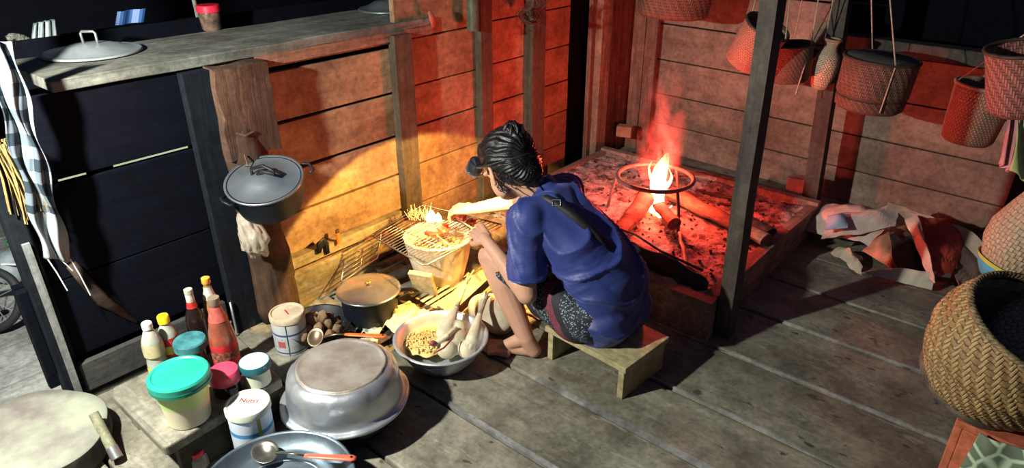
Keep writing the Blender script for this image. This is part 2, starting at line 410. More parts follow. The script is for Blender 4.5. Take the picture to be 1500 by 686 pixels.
def check_mat():
    m, nt, b = newmat('gingham_cloth')
    sx = nt.nodes.new('ShaderNodeSeparateXYZ'); nt.links.new(coord(nt, (1,1,1), 'uv'), sx.inputs[0])
    a = math_(nt, 'LESS_THAN', math_(nt, 'FRACT', math_(nt, 'MULTIPLY', sx.outputs[0], 1.7)), .5)
    d = math_(nt, 'LESS_THAN', math_(nt, 'FRACT', math_(nt, 'MULTIPLY', sx.outputs[1], 9.0)), .5)
    d = math_(nt, 'MULTIPLY', d, math_(nt, 'GREATER_THAN', sx.outputs[1], .24))
    a = math_(nt, 'MULTIPLY', a, math_(nt, 'GREATER_THAN', sx.outputs[1], .24))
    s = math_(nt, 'MULTIPLY', math_(nt, 'ADD', a, d), .5)
    c = ramp(nt, s, [(0, (.28,.31,.33)), (.5, (.11,.145,.18)), (1, (.010,.025,.04))])
    n = noise_(nt, coord(nt, (1,1,1), 'obj'), 12, 4)
    c = mix(nt, 1, c, ramp(nt, n, [(.3, (.6,)*3), (.65, (1,)*3)]), 'MULTIPLY')
    nt.links.new(c, b.inputs['Base Color']); b.inputs['Roughness'].default_value = .9
    return m
checkm = check_mat()
def ash_mat():
    m, nt, b = newmat('ash_and_charcoal')
    v = coord(nt)
    n = noise_(nt, v, 14, 8, .7); n2 = noise_(nt, v, 60, 5, .7)
    c = ramp(nt, n, [(.38, (.07,.055,.05)), (.5, (.30,.25,.22)), (.66, (.50,.44,.40))])
    c = mix(nt, ramp(nt, n2, [(.55, (0,0,0)), (.62, (.8,)*3)]), c, (.04,.03,.03))
    nt.links.new(c, b.inputs['Base Color']); b.inputs['Roughness'].default_value = .95
    bump(nt, b, math_(nt, 'ADD', n, n2), .9, .012)
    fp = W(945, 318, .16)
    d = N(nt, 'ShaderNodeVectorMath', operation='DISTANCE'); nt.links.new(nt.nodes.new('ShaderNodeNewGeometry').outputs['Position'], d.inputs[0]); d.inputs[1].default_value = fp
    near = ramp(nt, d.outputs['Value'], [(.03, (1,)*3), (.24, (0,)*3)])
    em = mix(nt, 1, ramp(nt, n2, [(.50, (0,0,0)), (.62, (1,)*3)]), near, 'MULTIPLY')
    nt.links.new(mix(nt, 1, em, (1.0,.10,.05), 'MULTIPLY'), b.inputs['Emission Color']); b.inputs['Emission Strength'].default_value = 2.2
    return m
ashm = ash_mat()
def emit(name, col, s):
    m, nt, b = newmat(name); b.inputs['Base Color'].default_value = (0,0,0,1); b.inputs['Emission Color'].default_value = (*col, 1); b.inputs['Emission Strength'].default_value = s
    return m
def flame_mat(name, z0, z1, st):
    m, nt, b = newmat(name); nt.nodes.remove(b)
    out = nt.nodes['Material Output']
    sx = nt.nodes.new('ShaderNodeSeparateXYZ'); nt.links.new(nt.nodes.new('ShaderNodeNewGeometry').outputs['Position'], sx.inputs[0])
    t = math_(nt, 'DIVIDE', math_(nt, 'SUBTRACT', sx.outputs[2], z0), z1-z0)
    n = noise_(nt, coord(nt, (1,1,.45)), 22, 4, .6, 1.0)
    t2 = math_(nt, 'ADD', t, math_(nt, 'MULTIPLY', math_(nt, 'SUBTRACT', n, .5), .9))
    c = ramp(nt, t2, [(.0, (1,.55,.22)), (.25, (1,.80,.45)), (.55, (1,.42,.12)), (.85, (1,.10,.04))])
    a = ramp(nt, t2, [(.45, (1,)*3), (.75, (.35,)*3), (1.0, (.0,)*3)])
    lw = N(nt, 'ShaderNodeLayerWeight', i_Blend=.35)
    edge = math_(nt, 'SUBTRACT', 1, math_(nt, 'POWER', lw.outputs['Facing'], 1.6))
    al = math_(nt, 'MULTIPLY', a, edge)
    e = N(nt, 'ShaderNodeEmission', i_Strength=st); nt.links.new(c, e.inputs['Color'])
    tr = nt.nodes.new('ShaderNodeBsdfTransparent'); mx = nt.nodes.new('ShaderNodeMixShader')
    nt.links.new(al, mx.inputs[0]); nt.links.new(tr.outputs[0], mx.inputs[1]); nt.links.new(e.outputs[0], mx.inputs[2])
    nt.links.new(mx.outputs[0], out.inputs['Surface']); return m

# ------------------------------------------------------------------ setting
YR = 3.97
def ywall(x): return YR-.066*x
fl = MB()
ys = [-1.2, -.85, -.5, -.2, .1, .38, .66, .94, 1.23, 1.535, 1.80, 2.127, 2.462, 2.783, 3.1, 3.42, 3.74, 4.1]
for a, b_ in zip(ys[:-1], ys[1:]):
    j = random.uniform(-.003, .003)
    n = 14
    x0, x1 = .0, 4.4
    for (p, q) in (((x0, x1),)):
        fl.box(((p+q)/2, (a+b_)/2, -.02+j), (q-p, b_-a-.009, .04))
o = struct(fl.build('floor', floorm, None, bevel=.006))
ed = MB()
for y, x0, x1 in ((1.243,.82,4.3),(1.546,1.10,4.3),(1.812,1.35,4.3),(2.139,1.5,4.3),(2.474,1.5,4.3)):
    e_ = MB().box(((x0+x1)/2, y, -.004), (x1-x0, .018 if y < 1.6 else .010, .014)); e_.cutup(2)
    bmesh.ops.subdivide_edges(e_.bm, edges=[q for q in e_.bm.edges if abs((q.verts[0].co-q.verts[1].co).x) > .05], cuts=14)
    e_.warp(.004, 3, y); me_ = bpy.data.meshes.new('t'); e_.bm.to_mesh(me_); ed.bm.from_mesh(me_); bpy.data.meshes.remove(me_)
struct(ed.build('trim_4', wood('worn_plank_edge', (.26,.27,.27), (.42,.43,.42), 'X', .6, 1.0, (.14,.14,.12), .7, .1, .4, gs=15), None, smooth='auto'))
fo = MB()
xx = -2.2
while xx < -.02:
    w = .27; fo.box((xx+w/2, .3, -.03), (w-.008, 4.2, .04)); xx += w
struct(fo.build('floor_outer', floory, None, bevel=.005))
ground = MB().ab(-6, 7, -3, 8, -.16, -.12); struct(ground.build('floor_ground', shadem, None))
# threshold and shade-black boards of the left wall between the doorway and the pillar
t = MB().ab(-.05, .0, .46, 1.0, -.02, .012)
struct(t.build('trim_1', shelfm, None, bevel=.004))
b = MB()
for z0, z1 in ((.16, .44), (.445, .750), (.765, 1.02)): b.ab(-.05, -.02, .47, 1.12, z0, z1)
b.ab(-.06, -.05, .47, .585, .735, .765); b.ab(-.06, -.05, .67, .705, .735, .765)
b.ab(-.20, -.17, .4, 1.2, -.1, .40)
struct(b.build('wall_left_shade', shadem, None, bevel=.002))
tag(MB().ab(-.5, -.48, .70, 1.20, .565, .605).build('lit_strip', emit('crack_glow', (.75,.85,.55), .7), None), 'thin greenish light showing through the crack in the black wall', 'light')  # glowing strip added behind the boards so the crack shows light
lb = MB().ab(-.012, .012, .462, .985, .035, .145)
tag(lb.build('low_rail_board', wood('rail_wood', (.035,.035,.035), (.09,.09,.085), 'Y', .8), None, bevel=.003), 'dark low rail board with pale top edge, behind the bottles at floor level', 'board')
# left wall proper
wl = MB()
def boards(mb, zs, y0, y1, x=-.03, th=.028, gap=.006):
    for z0, z1 in zip(zs[:-1], zs[1:]):
        t = random.uniform(-.002, .002)
        mb.box((x+th/2+t-.014, (y0+y1)/2, (z0+z1)/2), (th, y1-y0, z1-z0-gap))
boards(wl, [.0, .20], 1.1, 2.0); 
wl.box((-.03, 1.56, .295), (.028, .86, .17)); wl.box((-.03, 1.56, .475), (.028, .86, .17)); wl.box((-.03, 1.56, .665), (.028, .86, .185))
wl.box((-.03, 1.57, .862), (.028, .88, .185)); wl.box((-.03, 1.57, 1.0), (.028, .9, .05))
boards(wl, [0, .2, .40, .585, .773, .981, 1.2, 1.5], 1.95, 2.50)
boards(wl, [0, .2, .40, .58, .780, .99, 1.2, 1.5], 2.50, 3.22)
struct(wl.build('wall_left', wallm, None, bevel=.003))
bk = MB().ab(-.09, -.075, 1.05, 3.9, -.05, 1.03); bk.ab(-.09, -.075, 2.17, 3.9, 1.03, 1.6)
struct(bk.build('wall_left_backing', shadem, None))
# vertical boards in the corner
cb = MB()
for y0, y1, x in ((3.42, 3.60, 0), (3.61, 3.78, -.02), (3.785, 3.97, -.01)): cb.ab(x-.03, x, y0, y1, 0, 1.6)
for x0, x1 in ((0, .09), (.095, .175)): cb.ab(x0, x1, 3.88, 3.91, 0, 1.6)
struct(cb.build('wall_corner_boards', wood('corner_board_wood', (.14,.06,.045), (.34,.17,.12), 'Z', .75), None, bevel=.003))
# right wall
wr = MB()
ang = -math.atan(.066)
zs = [0, .19, .383, .60, .82]
for z0, z1 in zip(zs[:-1], zs[1:]):
    wr.box((2.1, ywall(2.1)+.015, (z0+z1)/2), (4.0, .028, z1-z0-.007), (0, 0, ang))
wr.box((.6, ywall(.6)+.015, .93), (1.3, .028, .21), (0, 0, ang)); wr.box((.6, ywall(.6)+.015, 1.15), (1.3, .028, .21), (0, 0, ang)); wr.box((.6, ywall(.6)+.015, 1.37), (1.3, .028, .21), (0, 0, ang))
struct(wr.build('wall_right', wallr, None, bevel=.003))
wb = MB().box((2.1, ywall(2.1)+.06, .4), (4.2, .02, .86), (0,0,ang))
struct(wb.build('wall_right_backing', shadem, None))
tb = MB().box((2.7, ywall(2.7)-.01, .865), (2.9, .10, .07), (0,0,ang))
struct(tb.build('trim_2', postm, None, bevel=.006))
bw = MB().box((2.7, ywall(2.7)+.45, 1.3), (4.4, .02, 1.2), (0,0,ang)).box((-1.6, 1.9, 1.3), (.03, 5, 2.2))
struct(bw.build('wall_outer_dark', shadem, None))

# ------------------------------------------------------------------ posts of the walls
def post(x0, x1, y0, y1, z0, z1, mat, label, name='wall_post', bev=.005, warp=.004):
    m = MB().box(((x0+x1)/2, (y0+y1)/2, (z0+z1)/2), (x1-x0, y1-y0, z1-z0))
    bmesh.ops.subdivide_edges(m.bm, edges=m.bm.edges[:], cuts=5, use_grid_fill=True); m.warp(warp, 3, x0+y0)
    o = m.build(name, mat, None, smooth='auto'); return tag(o, label, 'post')
post(-.005, .035, .998, 1.105, 0, 1.02, shadez, 'shade-black post left of the hanging pot, below the plank shelf')
post(-.012, .03, 1.905, 2.00, .17, 1.015, postd, 'brown wall post under the right end of the plank shelf')
post(-.012, .028, 2.44, 2.52, 0, 1.5, postd, 'wall post directly left of the woman\'s head, its edge glowing red')
post(-.012, .05, 2.81, 2.915, 0, 1.5, postd, 'wall post rising behind the woman\'s hair bun')
post(.0, .045, 3.46, 3.56, 0.0, 1.5, wood('corner_post_wood', (.20,.10,.07), (.42,.25,.17), 'Z', .7), 'narrow upright post at the back corner behind the fire hearth', warp=.003)
# rough pillar
pm = MB()
pm.tube([(.03,1.19,-.0),(.03,1.185,.2),(.035,1.17,.45),(.03,1.165,.7),(.02,1.165,.82)], [.095,.09,.08,.08,.07], 14, flat=.75)
pm.bm.normal_update(); pm.cutup(2).warp(.014, 9, 3).warp(.006, 30, 5)
pt = thing('rough_pillar', (.03, 1.18, 0), 'rough split tree pillar behind the hanging black pot', 'pillar')
pm.build('trunk', pillarm, pt, smooth=True)
q = MB().box((.035, 1.185, .86), (.07, .20, .32)).cutup(5).warp(.012, 12, 4); q.build('hewn_block', pillarm, pt, smooth='auto')
q = MB().tube([(.075,1.12,.80),(.085,1.15,.785),(.08,1.185,.79)], .004, 6); q.build('nail', ironrust, pt)

# free-standing posts
def bigpost(p0, p1, w, d, label, mat):
    p0, p1 = V(p0), V(p1); m = MB(); ax = (p1-p0); L = ax.length
    M = lookz((p0+p1)/2, ax, (0,1,0))
    m.box((0,0,0), (w, d, L)); m.cutup(6).warp(.004, 4, p0.x)
    for v in m.bm.verts: v.co = M @ v.co
    return tag(m.build('house_post', mat, None, smooth='auto'), label, 'post')
bigpost((1.485, 2.25, 0), WD(1141,-60,2.03), .055, .075, 'thick dark square post in front of the fire hearth, nearest the woman', postm)
bigpost((1.352, 3.57, 0), WD(1243,-60,3.12), .075, .075, 'dark square post at the far corner of the hearth beside the lidded basket', postm)
post(2.16, 2.215, 3.70, 3.78, 0, 1.2, shadez, 'black thin post against the plank wall at the right, below the hanging baskets')

# ------------------------------------------------------------------ doorway post and cloth
p0 = WX(120, 590, 0); 
m = MB().ab(-.03, .03, .405, .455, 0, 1.6); o = m.build('door_post', shadez, None, bevel=.004); tag(o, 'black doorway post at the left with the checked cloth hanging on it', 'post')
m = MB().ab(.028, .04, .425, .445, 0, .62); m.cutup(3).warp(.003, 5); tag(m.build('door_edge_strip', wood('grey_strip_wood', (.14,.15,.14), (.32,.34,.33), 'Z', .7), None), 'grey wooden strip down the doorway post, below the checked cloth', 'strip')
m = MB().ab(-.03, .0, .375, .405, .14, .46); tag(m.build('door_board', shadem, None, bevel=.004), 'black board standing left of the doorway post near the floor', 'board')
c00, c10, c01, c11 = WX(62, 376, .07), WX(106, 383, .06), WX(-34, 60, .07), WX(16, 60, .08)
def cl(u, v):
    p = c00.lerp(c10, u).lerp(c01.lerp(c11, u), v)
    f = .009*math.sin(u*11+v*2)+.004*math.sin(u*23-v*5)
    return p + V((f+.012, .006*math.sin(v*20+u*5), .008*noise.noise(V((u*6, v*3, 1)))*(1-v)))
ct = thing('checked_cloth', c00, 'black and white checked cloth with frayed plain end hanging on the doorway post', 'cloth')
MB().grid(cl, 40, 80).build('cloth', checkm, ct, smooth=True, solid=.003)
fr = MB()
for px, l in ((70, .12), (88, .05), (103, .14)):
    a = WX(px, 380, .065); fr.tube([a, a+V((.004,.01,-l*.4)), a+V((.0,.022,-l))], .0018, 5)
fr.build('fringe', whitep, ct)
m = MB()
for i in range(46):
    a = WX(2, 208, .04)+V((random.uniform(-.03,.03), random.uniform(-.03,.03), 0)); e = a+V((random.uniform(-.03,.03), random.uniform(-.02,.045), -.20-random.random()*.05))
    m.tube([a, (a+e)/2+V((0,.006,0)), e], .003, 4)
tag(m.build('straw_broom', strawm, None), 'golden straw broom head hanging at the far left edge', 'broom')
m = MB().tube([WX(104, 388, .0), WX(150, 440, -.01), WX(200, 472, -.015)], [.016,.022,.006], 8, flat=.5)
tag(m.build('hanging_stick', wood('dark_stick', (.03,.02,.015), (.07,.045,.03), 'Y', .8), None, smooth=True), 'dark slanting stick under the checked cloth on the black wall', 'stick')
# outside the doorway
wc = WX(-6, 438, -.45)
wh = thing('small_wheel', (wc.x, wc.y, -.01), 'black rubber tyred wheel lying past the doorway at the left edge', 'wheel')
pts = [W(-14, 440, .12)+ (rt*math.cos(a)+up*math.sin(a))*.115 for a in [2*PI*k/40 for k in range(40)]]
MB().tube(pts, .016, 10, closed=True).build('tyre', tyrem, wh, smooth=True)
pc = W(-14, 440, .12); sp = MB()
for k in range(14): sp.tube([pc, pc+(rt*math.cos(k*PI/7)+up*math.sin(k*PI/7))*.11], .002, 4)
sp.ball(pc, .018, 2); sp.tube([pc+(rt*math.cos(a)+up*math.sin(a))*.098 for a in [2*PI*k/30 for k in range(30)]], .004, 6, closed=True); sp.build('spokes', alu, wh)
pb = W(8, 372, .12)
sb = thing('outside_sack', (pb.x, pb.y, 0), 'pale sack with green top beyond the doorway above the wheel', 'sack')
MB().ball(V((pb.x, pb.y, .055)), (.09,.08,.075), 3, nz=.3).build('sack', palebag, sb, smooth=True); MB().ball(W(20, 352, .17), (.02,.025,.03), 3, nz=1).build('green_knot', greenbag, sb, smooth=True)
tag(MB().tube([W(-20, 387, .1), W(37, 388, .1)], .005, 6).build('white_rod', whitep, None), 'thin white rod lying beyond the doorway between wheel and sack', 'rod')

# ------------------------------------------------------------------ shelf
sh = thing('plank_shelf', (-.2, 1.4, .86), 'long grey plank shelf along the top of the left wall carrying lids and a jar', 'shelf')
m = MB().ab(-.42, .0, .63, 2.16, 1.025, 1.06); m.cutup(7).warp(.006, 4, 2); m.build('plank', shelfm, sh, smooth='auto', bevel=.003)
m = MB().ab(-.04, .0, 1.28, 2.15, .985, 1.026); m.cutup(4).warp(.004, 5, 1); m.build('front_rail', wood('rail_red_wood', (.16,.075,.05), (.34,.18,.11), 'Y', .7), sh, smooth='auto')
for y in (.8, 1.15, 1.9): MB().ab(-.40, -.36, y, y+.05, .0, 1.03).build('support', shadez, sh)
m = MB().ab(-.56, -.54, .2, 3.0, .93, 1.095); struct(m.build('wall_behind_shelf', shadem, None))
m = MB().ab(-.80, -.56, .2, 1.6, 1.03, 1.06); struct(m.build('trim_3', shadem, None))
def onback(px, py): return WX(px, py, -.60)
a = onback(40, 62); b_ = onback(86, 52)
m = MB().grid(lambda u, v: onback(46+36*u+ (6*u-3)*(-v), 62-28*v-6*u)+V((.01*math.sin(u*20), 0, 0)), 12, 8); 
tag(m.build('plastic_bag', whitesh, None, solid=.004, smooth=True), 'pale folded plastic bag standing behind the shelf at the upper left', 'bag')
m = MB()
for i in range(16): m.ball(onback(12+random.random()*30, 50+random.random()*9), .012, 1, nz=.5)
tag(m.build('dried_bundle', shelfm, None), 'speckled bundle of small dried things behind the shelf by the pale bag', 'bundle')
m = MB().grid(lambda u, v: onback(169+40*u+3*v, 37-20*v-5*u)+V((.008*math.sin(u*9), 0, 0)), 10, 6)
tag(m.build('blue_sheet', bluesh, None, solid=.004), 'blue plastic sheet behind the shelf between the handled lid and the jar', 'sheet')
m = MB().tube([onback(281, -12), onback(294, 44)], .008, 8)
tag(m.build('pale_pole', shelfm, None), 'thin pale pole leaning behind the red lidded jar', 'pole')

def lid_prof(r, h, lip=.012):
    return [(0, h), (r*.18, h*.97), (r*.45, h*.82), (r*.62, h*.52), (r*.82, h*.25), (r*.92, h*.18), (r*.97, h*.2), (r, h*.12), (r*1.0, -.001), (r*.965, -.001), (r*.95, h*.08), (r*.6, h*.4), (r*.3, h*.8), (0, h*.92)]
def T(p): return Matrix.Translation(V(p))
# handled lid on the shelf
p = W(136, 76, 1.065)
L1 = thing('pot_lid', p, 'large grey metal lid with wire handle at the left end of the shelf', 'lid')
MB().lathe(lid_prof(.155, .03), 64, T(p)).build('disc', plain('grey_lid_metal', (.42,.48,.50), .45, .5, .15, 12, .1, 40), L1, smooth=True)
m = MB(); h = rt*.024; m.tube([p-h+V((0,0,.028)), p-h*1.05+V((0,0,.062)), p-h*.8+V((0,0,.068)), p+h*.8+V((0,0,.068)), p+h*1.05+V((0,0,.062)), p+h+V((0,0,.028))], .0045, 8)
m.build('handle', alu, L1, smooth=True)
p = W(568, 14, 1.065)
L2 = thing('pot_lid', p, 'dark domed metal lid at the right end of the shelf', 'lid')
MB().lathe(lid_prof(.135, .045), 64, T(p)).build('disc', plain('dark_lid_metal', (.16,.19,.20), .4, .6, .15, 12, .1, 40), L2, smooth=True)
MB().lathe([(0,.03),(.01,.03),(.012,0),(.006,-.01),(0,-.01)], 16, T(p+V((0,0,.045)))).build('knob', blackiron, L2, smooth=True)
p = W(311, 44, 1.06)
J = thing('glass_jar', p, 'small glass jar with red screw lid standing on the plank shelf', 'jar')
MB().lathe([(0,0),(.032,0),(.036,.006),(.042,.065),(.040,.075),(0,.075)], 40, T(p)).build('body', plain('brown_jar_glass', (.16,.10,.075), .2, 0, .35, 40, .05, 60, spec=.6), J, smooth='auto')
MB().lathe([(.043,.07),(.045,.072),(.045,.094),(.042,.097),(0,.097)], 40, T(p)).build('lid', redp, J, smooth='auto')

# ------------------------------------------------------------------ wall-hung things
def potpos(): return W(388, 262, .60)
# hanging pot: centre in front of the pillar
pc = WX(388, 267, .20)
HP = thing('hanging_pot', pc, 'black cooking pot with shiny domed lid hung on the rough pillar', 'pot')
tilt = Matrix.Translation(pc) @ Matrix.Rotation(math.radians(18), 4, rt)
R_ = .132
MB().lathe([(0,-.122),(R_*.6,-.12),(R_*.84,-.10),(R_*.95,-.05),(R_*.98,.0),(R_*.985,.012),(R_*.94,.012),(R_*.9,-.04),(R_*.6,-.10),(0,-.11)], 64, tilt).build('body', sootpot, HP, smooth='auto')
MB().lathe([(0,.035),(R_*.2,.033),(R_*.42,.026),(R_*.5,.020),(R_*.9,.010),(R_*.97,.012),(R_*1.02,.016),(R_*1.03,.010),(R_*1.0,.004),(R_*.9,.004),(0,.02)], 72, tilt).build('lid', potlid, HP, smooth=True)
m = MB(); 
m.tube([tilt @ V(q) for q in ((-.032,-.02,.03),(-.030,-.018,.055),(.0,.012,.066),(.045,.022,.060),(.05,.02,.050),(.005,-.002,.054),(-.014,-.01,.034))], .006, 8); m.build('lid_handle', blackiron, HP, smooth=True)
for s in (-1, 1):
    m = MB(); c = V((.03*s+.02, s*R_*1.0, -.002)); m.tube([tilt @ q for q in (c+V((-.03,0,0)), c+V((-.028,.018*s,.006)), c+V((.0,.026*s,.012)), c+V((.028,.018*s,.006)), c+V((.03,0,0)))], .005, 8)
    m.build('side_handle', blackiron, HP, smooth=True)
m = MB(); m.tube([tilt @ V((-R_*.95,0,.0)), (.12,1.12,.69), (.09,1.13,.72)], .003, 6); m.build('hook', ironrust, HP)
# plastic bag beneath
bp = WX(372, 346, .14)
m = MB().ball(bp, (.045,.05,.085), 4, nz=.35, nf=9); 
for v in m.bm.verts:
    v.co += V((math.sin(v.co.y*160)*.003, 0, 0))
    if v.co.z > bp.z: v.co.x -= (v.co.z-bp.z)*.6; v.co.y += (bp.y-v.co.y)*.3*(v.co.z-bp.z)/.08
o = m.build('clear_bag', bagclear, None, smooth=True); tag(o, 'crumpled clear plastic bag hanging below the pot on the pillar', 'bag')

# wire basket bundle
wc = WX(775, 25, .10)
wb_ = thing('wire_trap', (wc.x, wc.y, wc.z-.1), 'tangled old wire hoops hanging on the wall above the woman\'s head', 'wire')
m = MB()
for k in range(9):
    a0 = k*.7; rr = .10+.03*math.sin(k*3)
    pts = []
    for i in range(20):
        a = -PI*.95+i*PI*.95/19*1.0
        pts.append(wc+V((.03*math.sin(a0)+.02*math.cos(i), math.cos(a)*rr*math.cos(a0*.3), math.sin(a)*.10+.07)))
    m.tube(pts, .0022, 5)
m.build('hoop', rustwire, wb_, smooth=True)
m = MB()
for k in range(16):
    a = random.uniform(0, 2*PI); p = wc+V((random.uniform(-.01,.03), random.uniform(-.07,.09), random.uniform(-.05,.10)))
    m.tube([p+V((.01*math.sin(j), .03*math.cos(a+j*.8), .03*math.sin(a+j*.8))) for j in range(6)], .0013, 4)
m.build('tangled_wire', rustwire, wb_)
m = MB(); a = WX(693, 26, .05); m.tube([a+V((0,0,.2)), a+V((0,0,-.055))], .03, 20)
tag(m.build('bamboo_tube', wood('dark_bamboo', (.05,.06,.04), (.12,.13,.09), 'Z', .5), None, smooth='auto'), 'dark bamboo tube hanging beside the red lit wall post', 'tube')
m = MB(); a = WX(632, 30, .03)
m.tube([a+V((0,-.01,.04)), a+V((.005,0,.01)), a+V((.0,.012,-.03))], [.010,.016,.009], 10, flat=.4)
tag(m.build('knife_sheath', plain('sheath_leather', (.40,.12,.08), .6), None, smooth=True), 'small curved leather sheath hanging at the right end of the shelf', 'sheath')

# ledge of the wall with knife etc.
m = MB().ab(-.012, .03, 1.26, 1.87, .165, .214); m.cutup(4).warp(.003, 5)
tag(m.build('sill_board', plankm, None, smooth='auto'), 'pale sill board running along the foot of the lamp lit wall', 'board')
m = MB().box((.05, 1.47, .08), (.025, .44, .17), (0, .18, 0)); m.cutup(3).warp(.003, 6)
tag(m.build('leaning_board', plankm, None, smooth='auto'), 'pale board leaning at the wall foot behind the lidded pot', 'board')
a = WX(469, 360, .04)
m = MB().tube([a+V((0,-.01,-.03)), a+V((0,.0,.01)), a+V((0,.018,.02)), a+V((0,.03,-.005)), a+V((0,.032,-.05))], [.012,.018,.014,.012,.01], 8, flat=.4)
tag(m.build('black_hook', blackiron, None, smooth=True), 'black curved iron hook on the sill of the lit wall', 'hook')
a = WX(495, 346, .045)
lt = thing('cigarette_lighter', a-V((0,0,.035)), 'small orange lighter standing upright on the sill of the lit wall', 'lighter')
MB().tube([a-V((0,0,.035)), a+V((0,0,.015))], .009, 12, flat=.6).build('body', orangep, lt, smooth='auto'); MB().tube([a+V((0,0,.015)), a+V((0,0,.03))], .009, 12, flat=.6).build('cap', ironrust, lt, smooth='auto')

# ------------------------------------------------------------------ bench and jars
BT = .15
bn = thing('low_bench', (.45, .72, 0), 'low weathered bench under the green lidded tub and the bottles', 'bench')
m = MB().prism([(.22,.49),(.26,.47),(.60,.47),(.608,.48),(.590,.86),(.22,.90)], .035, T((0,0,BT-.035))); m.build('top', benchm, bn, bevel=.006)
for x, y in ((.26,.53), (.26,.85)): MB().box((x, y, (BT-.035)/2), (.05,.05,BT-.035)).build('leg', benchm, bn, bevel=.003)
MB().box((.575,.675,.0575), (.03,.34,.115), (0,0,.05)).build('side_board', wood('bench_side', (.03,.028,.022), (.07,.065,.05), 'Y', .8), bn, bevel=.003)
def jar(p, body, lidp, name, label, cat, bm_, lm, extra=()):
    t = thing(name, p, label, cat)
    MB().lathe(body, 48, T(p)).build('body', bm_, t, smooth='auto')
    MB().lathe(lidp, 48, T(p)).build('lid', lm, t, smooth='auto')
    for nm, pr, mt in extra: MB().lathe(pr, 48, T(p)).build(nm, mt, t, smooth='auto')
    return t
# green tub
p = W(261, 546, BT+.165); p.z = BT
jar(p, [(0,0),(.055,0),(.060,.004),(.067,.075),(0,.075)], [(.080,.138),(.084,.140),(.085,.160),(.081,.166),(.074,.167),(.070,.164),(0,.165)], 'plastic_tub', 'big round lime tub with emerald green lid on the low bench', 'tub', creamf, tealp,
    [('upper_wall', [(.067,.074),(.0765,.15),(.07,.15),(0,.15)], limep), ('lid_skirt', [(.0845,.132),(.0858,.133),(.0858,.144),(.0845,.144)], greenr)])
# dusty teal jar
p = W(277, 497, BT+.128); p.z = BT
t = jar(p, [(0,0),(.038,0),(.041,.004),(.041,.085),(0,.085)], [(.048,.078),(.053,.08),(.053,.10),(.050,.104),(0,.105)], 'plastic_jar', 'jar with dusty dark teal lid right behind the green lidded tub', 'jar', plain('brown_jar', (.22,.12,.08), .3, 0, .4, 50), tealdusty)
t.scale = (.95, .95, 1.22)
# raspberry jar
p = W(327, 543, BT+.085); p.z = BT
t = jar(p, [(0,0),(.037,0),(.041,.005),(.041,.052),(0,.052)], [(.044,.05),(.048,.052),(.047,.078),(.042,.088),(0,.089)], 'plastic_jar', 'dark jar with raspberry red lid between green tub and pale blue lid jar', 'jar', darkglass, pinkred)
d = (CAM-p); d.z = 0; d.normalize(); u = V((-d.y, d.x, 0))
MB().box(p+d*.041+u*.016+V((0,0,.024)), (.002,.024,.028), Matrix((d, u, V((0,0,1)))).transposed()).build('price_label', plain('silver_label', (.35,.36,.36), .5, 0, .4, 200), t)
# pale blue lid jar
p = W(374, 562, BT); p=W(374, 562, .10); p.z = BT
q=W(372,529,BT+.085); q.z=BT
jar(q, [(0,0),(.036,0),(.041,.006),(.041,.065),(0,.065)], [(.044,.06),(.049,.062),(.049,.080),(.047,.085),(.045,.0845),(0,.0845)], 'cream_jar', 'cream jar with dark teal rim and pale blue lid beside the raspberry lidded jar', 'jar', creamp, tealdark,
    [('lid_disc', [(.044,.0843),(.044,.0853),(0,.0856)], bluelid), ('shoulder', [(.0415,.058),(.0428,.058),(.0428,.064)], limep)])
# bottles
def bottle(p, prof, name, label, mt, capprof, capm, bands):
    t = thing(name, p, label, 'bottle'); MB().lathe(prof, 36, T(p)).build('glass', mt, t, smooth='auto')
    MB().lathe(capprof, 28, T(p)).build('cap', capm, t, smooth='auto')
    for nm, pr, m2 in bands: MB().lathe(pr, 36, T(p)).build(nm, m2, t, smooth='auto')
    return t
def top(px, py, h): q = W(px, py, BT+h); return V((q.x, q.y, BT))
q = top(214, 473, .215)
bottle(q, [(0,0),(.028,0),(.031,.01),(.030,.07),(.027,.09),(.031,.12),(.029,.15),(.016,.185),(.012,.19),(.012,.20)], 'water_bottle', 'cloudy plastic bottle with white cap, leftmost on the bench', greyglass,
       [(.014,.193),(.0155,.195),(.0155,.213),(.013,.216),(0,.216)], whitep, [('label', [(.0312,.02),(.0312,.06)], labelyel), ('shrink_band', [(.0315,.10),(.032,.12),(.0305,.145)], plain('pale_yellow_film', (.55,.50,.28), .4, 0, .2, 20))])
q = top(238, 463, .20)
bottle(q, [(0,0),(.028,0),(.030,.01),(.030,.12),(.024,.15),(.014,.17),(.013,.18)], 'sauce_bottle', 'small bottle with bright yellow cap and red and yellow label', greyglass,
       [(.016,.175),(.018,.177),(.018,.198),(.016,.202),(.006,.203),(.006,.200),(0,.2)], yellowp, [('label', [(.0305,.05),(.0305,.125),(.030,.128)], labelred), ('label_panel', [(.0309,.07),(.0309,.10)], labelyel)])
q = top(275, 424, .248)
t = bottle(q, [(0,0),(.031,0),(.034,.012),(.034,.15),(.028,.185),(.016,.215),(.0125,.24),(.0125,.275)], 'sauce_bottle', 'dark glass sauce bottle with red neck label behind the teal lidded jar', darkglass,
       [(.014,.272),(.0155,.274),(.015,.290),(0,.291)], plain('worn_cap', (.40,.38,.32), .5), [('neck_label', [(.019,.212),(.0145,.24),(.0138,.268)], labelred), ('neck_foil', [(.0148,.236),(.0142,.272)], labelwht)])
t.scale = (.9, .9, .855)
q = top(300, 405, .262)
t = bottle(q, [(0,0),(.030,0),(.032,.012),(.032,.15),(.024,.20),(.013,.235),(.012,.27)], 'sauce_bottle', 'amber sauce bottle with orange cap, tallest in the rear', amber,
       [(.0145,.262),(.016,.265),(.0155,.285),(.006,.290),(0,.291)], plain('orange_cap', (.70,.38,.05), .4), [('neck_label', [(.0245,.20),(.0155,.235),(.0145,.25)], labelwht)])
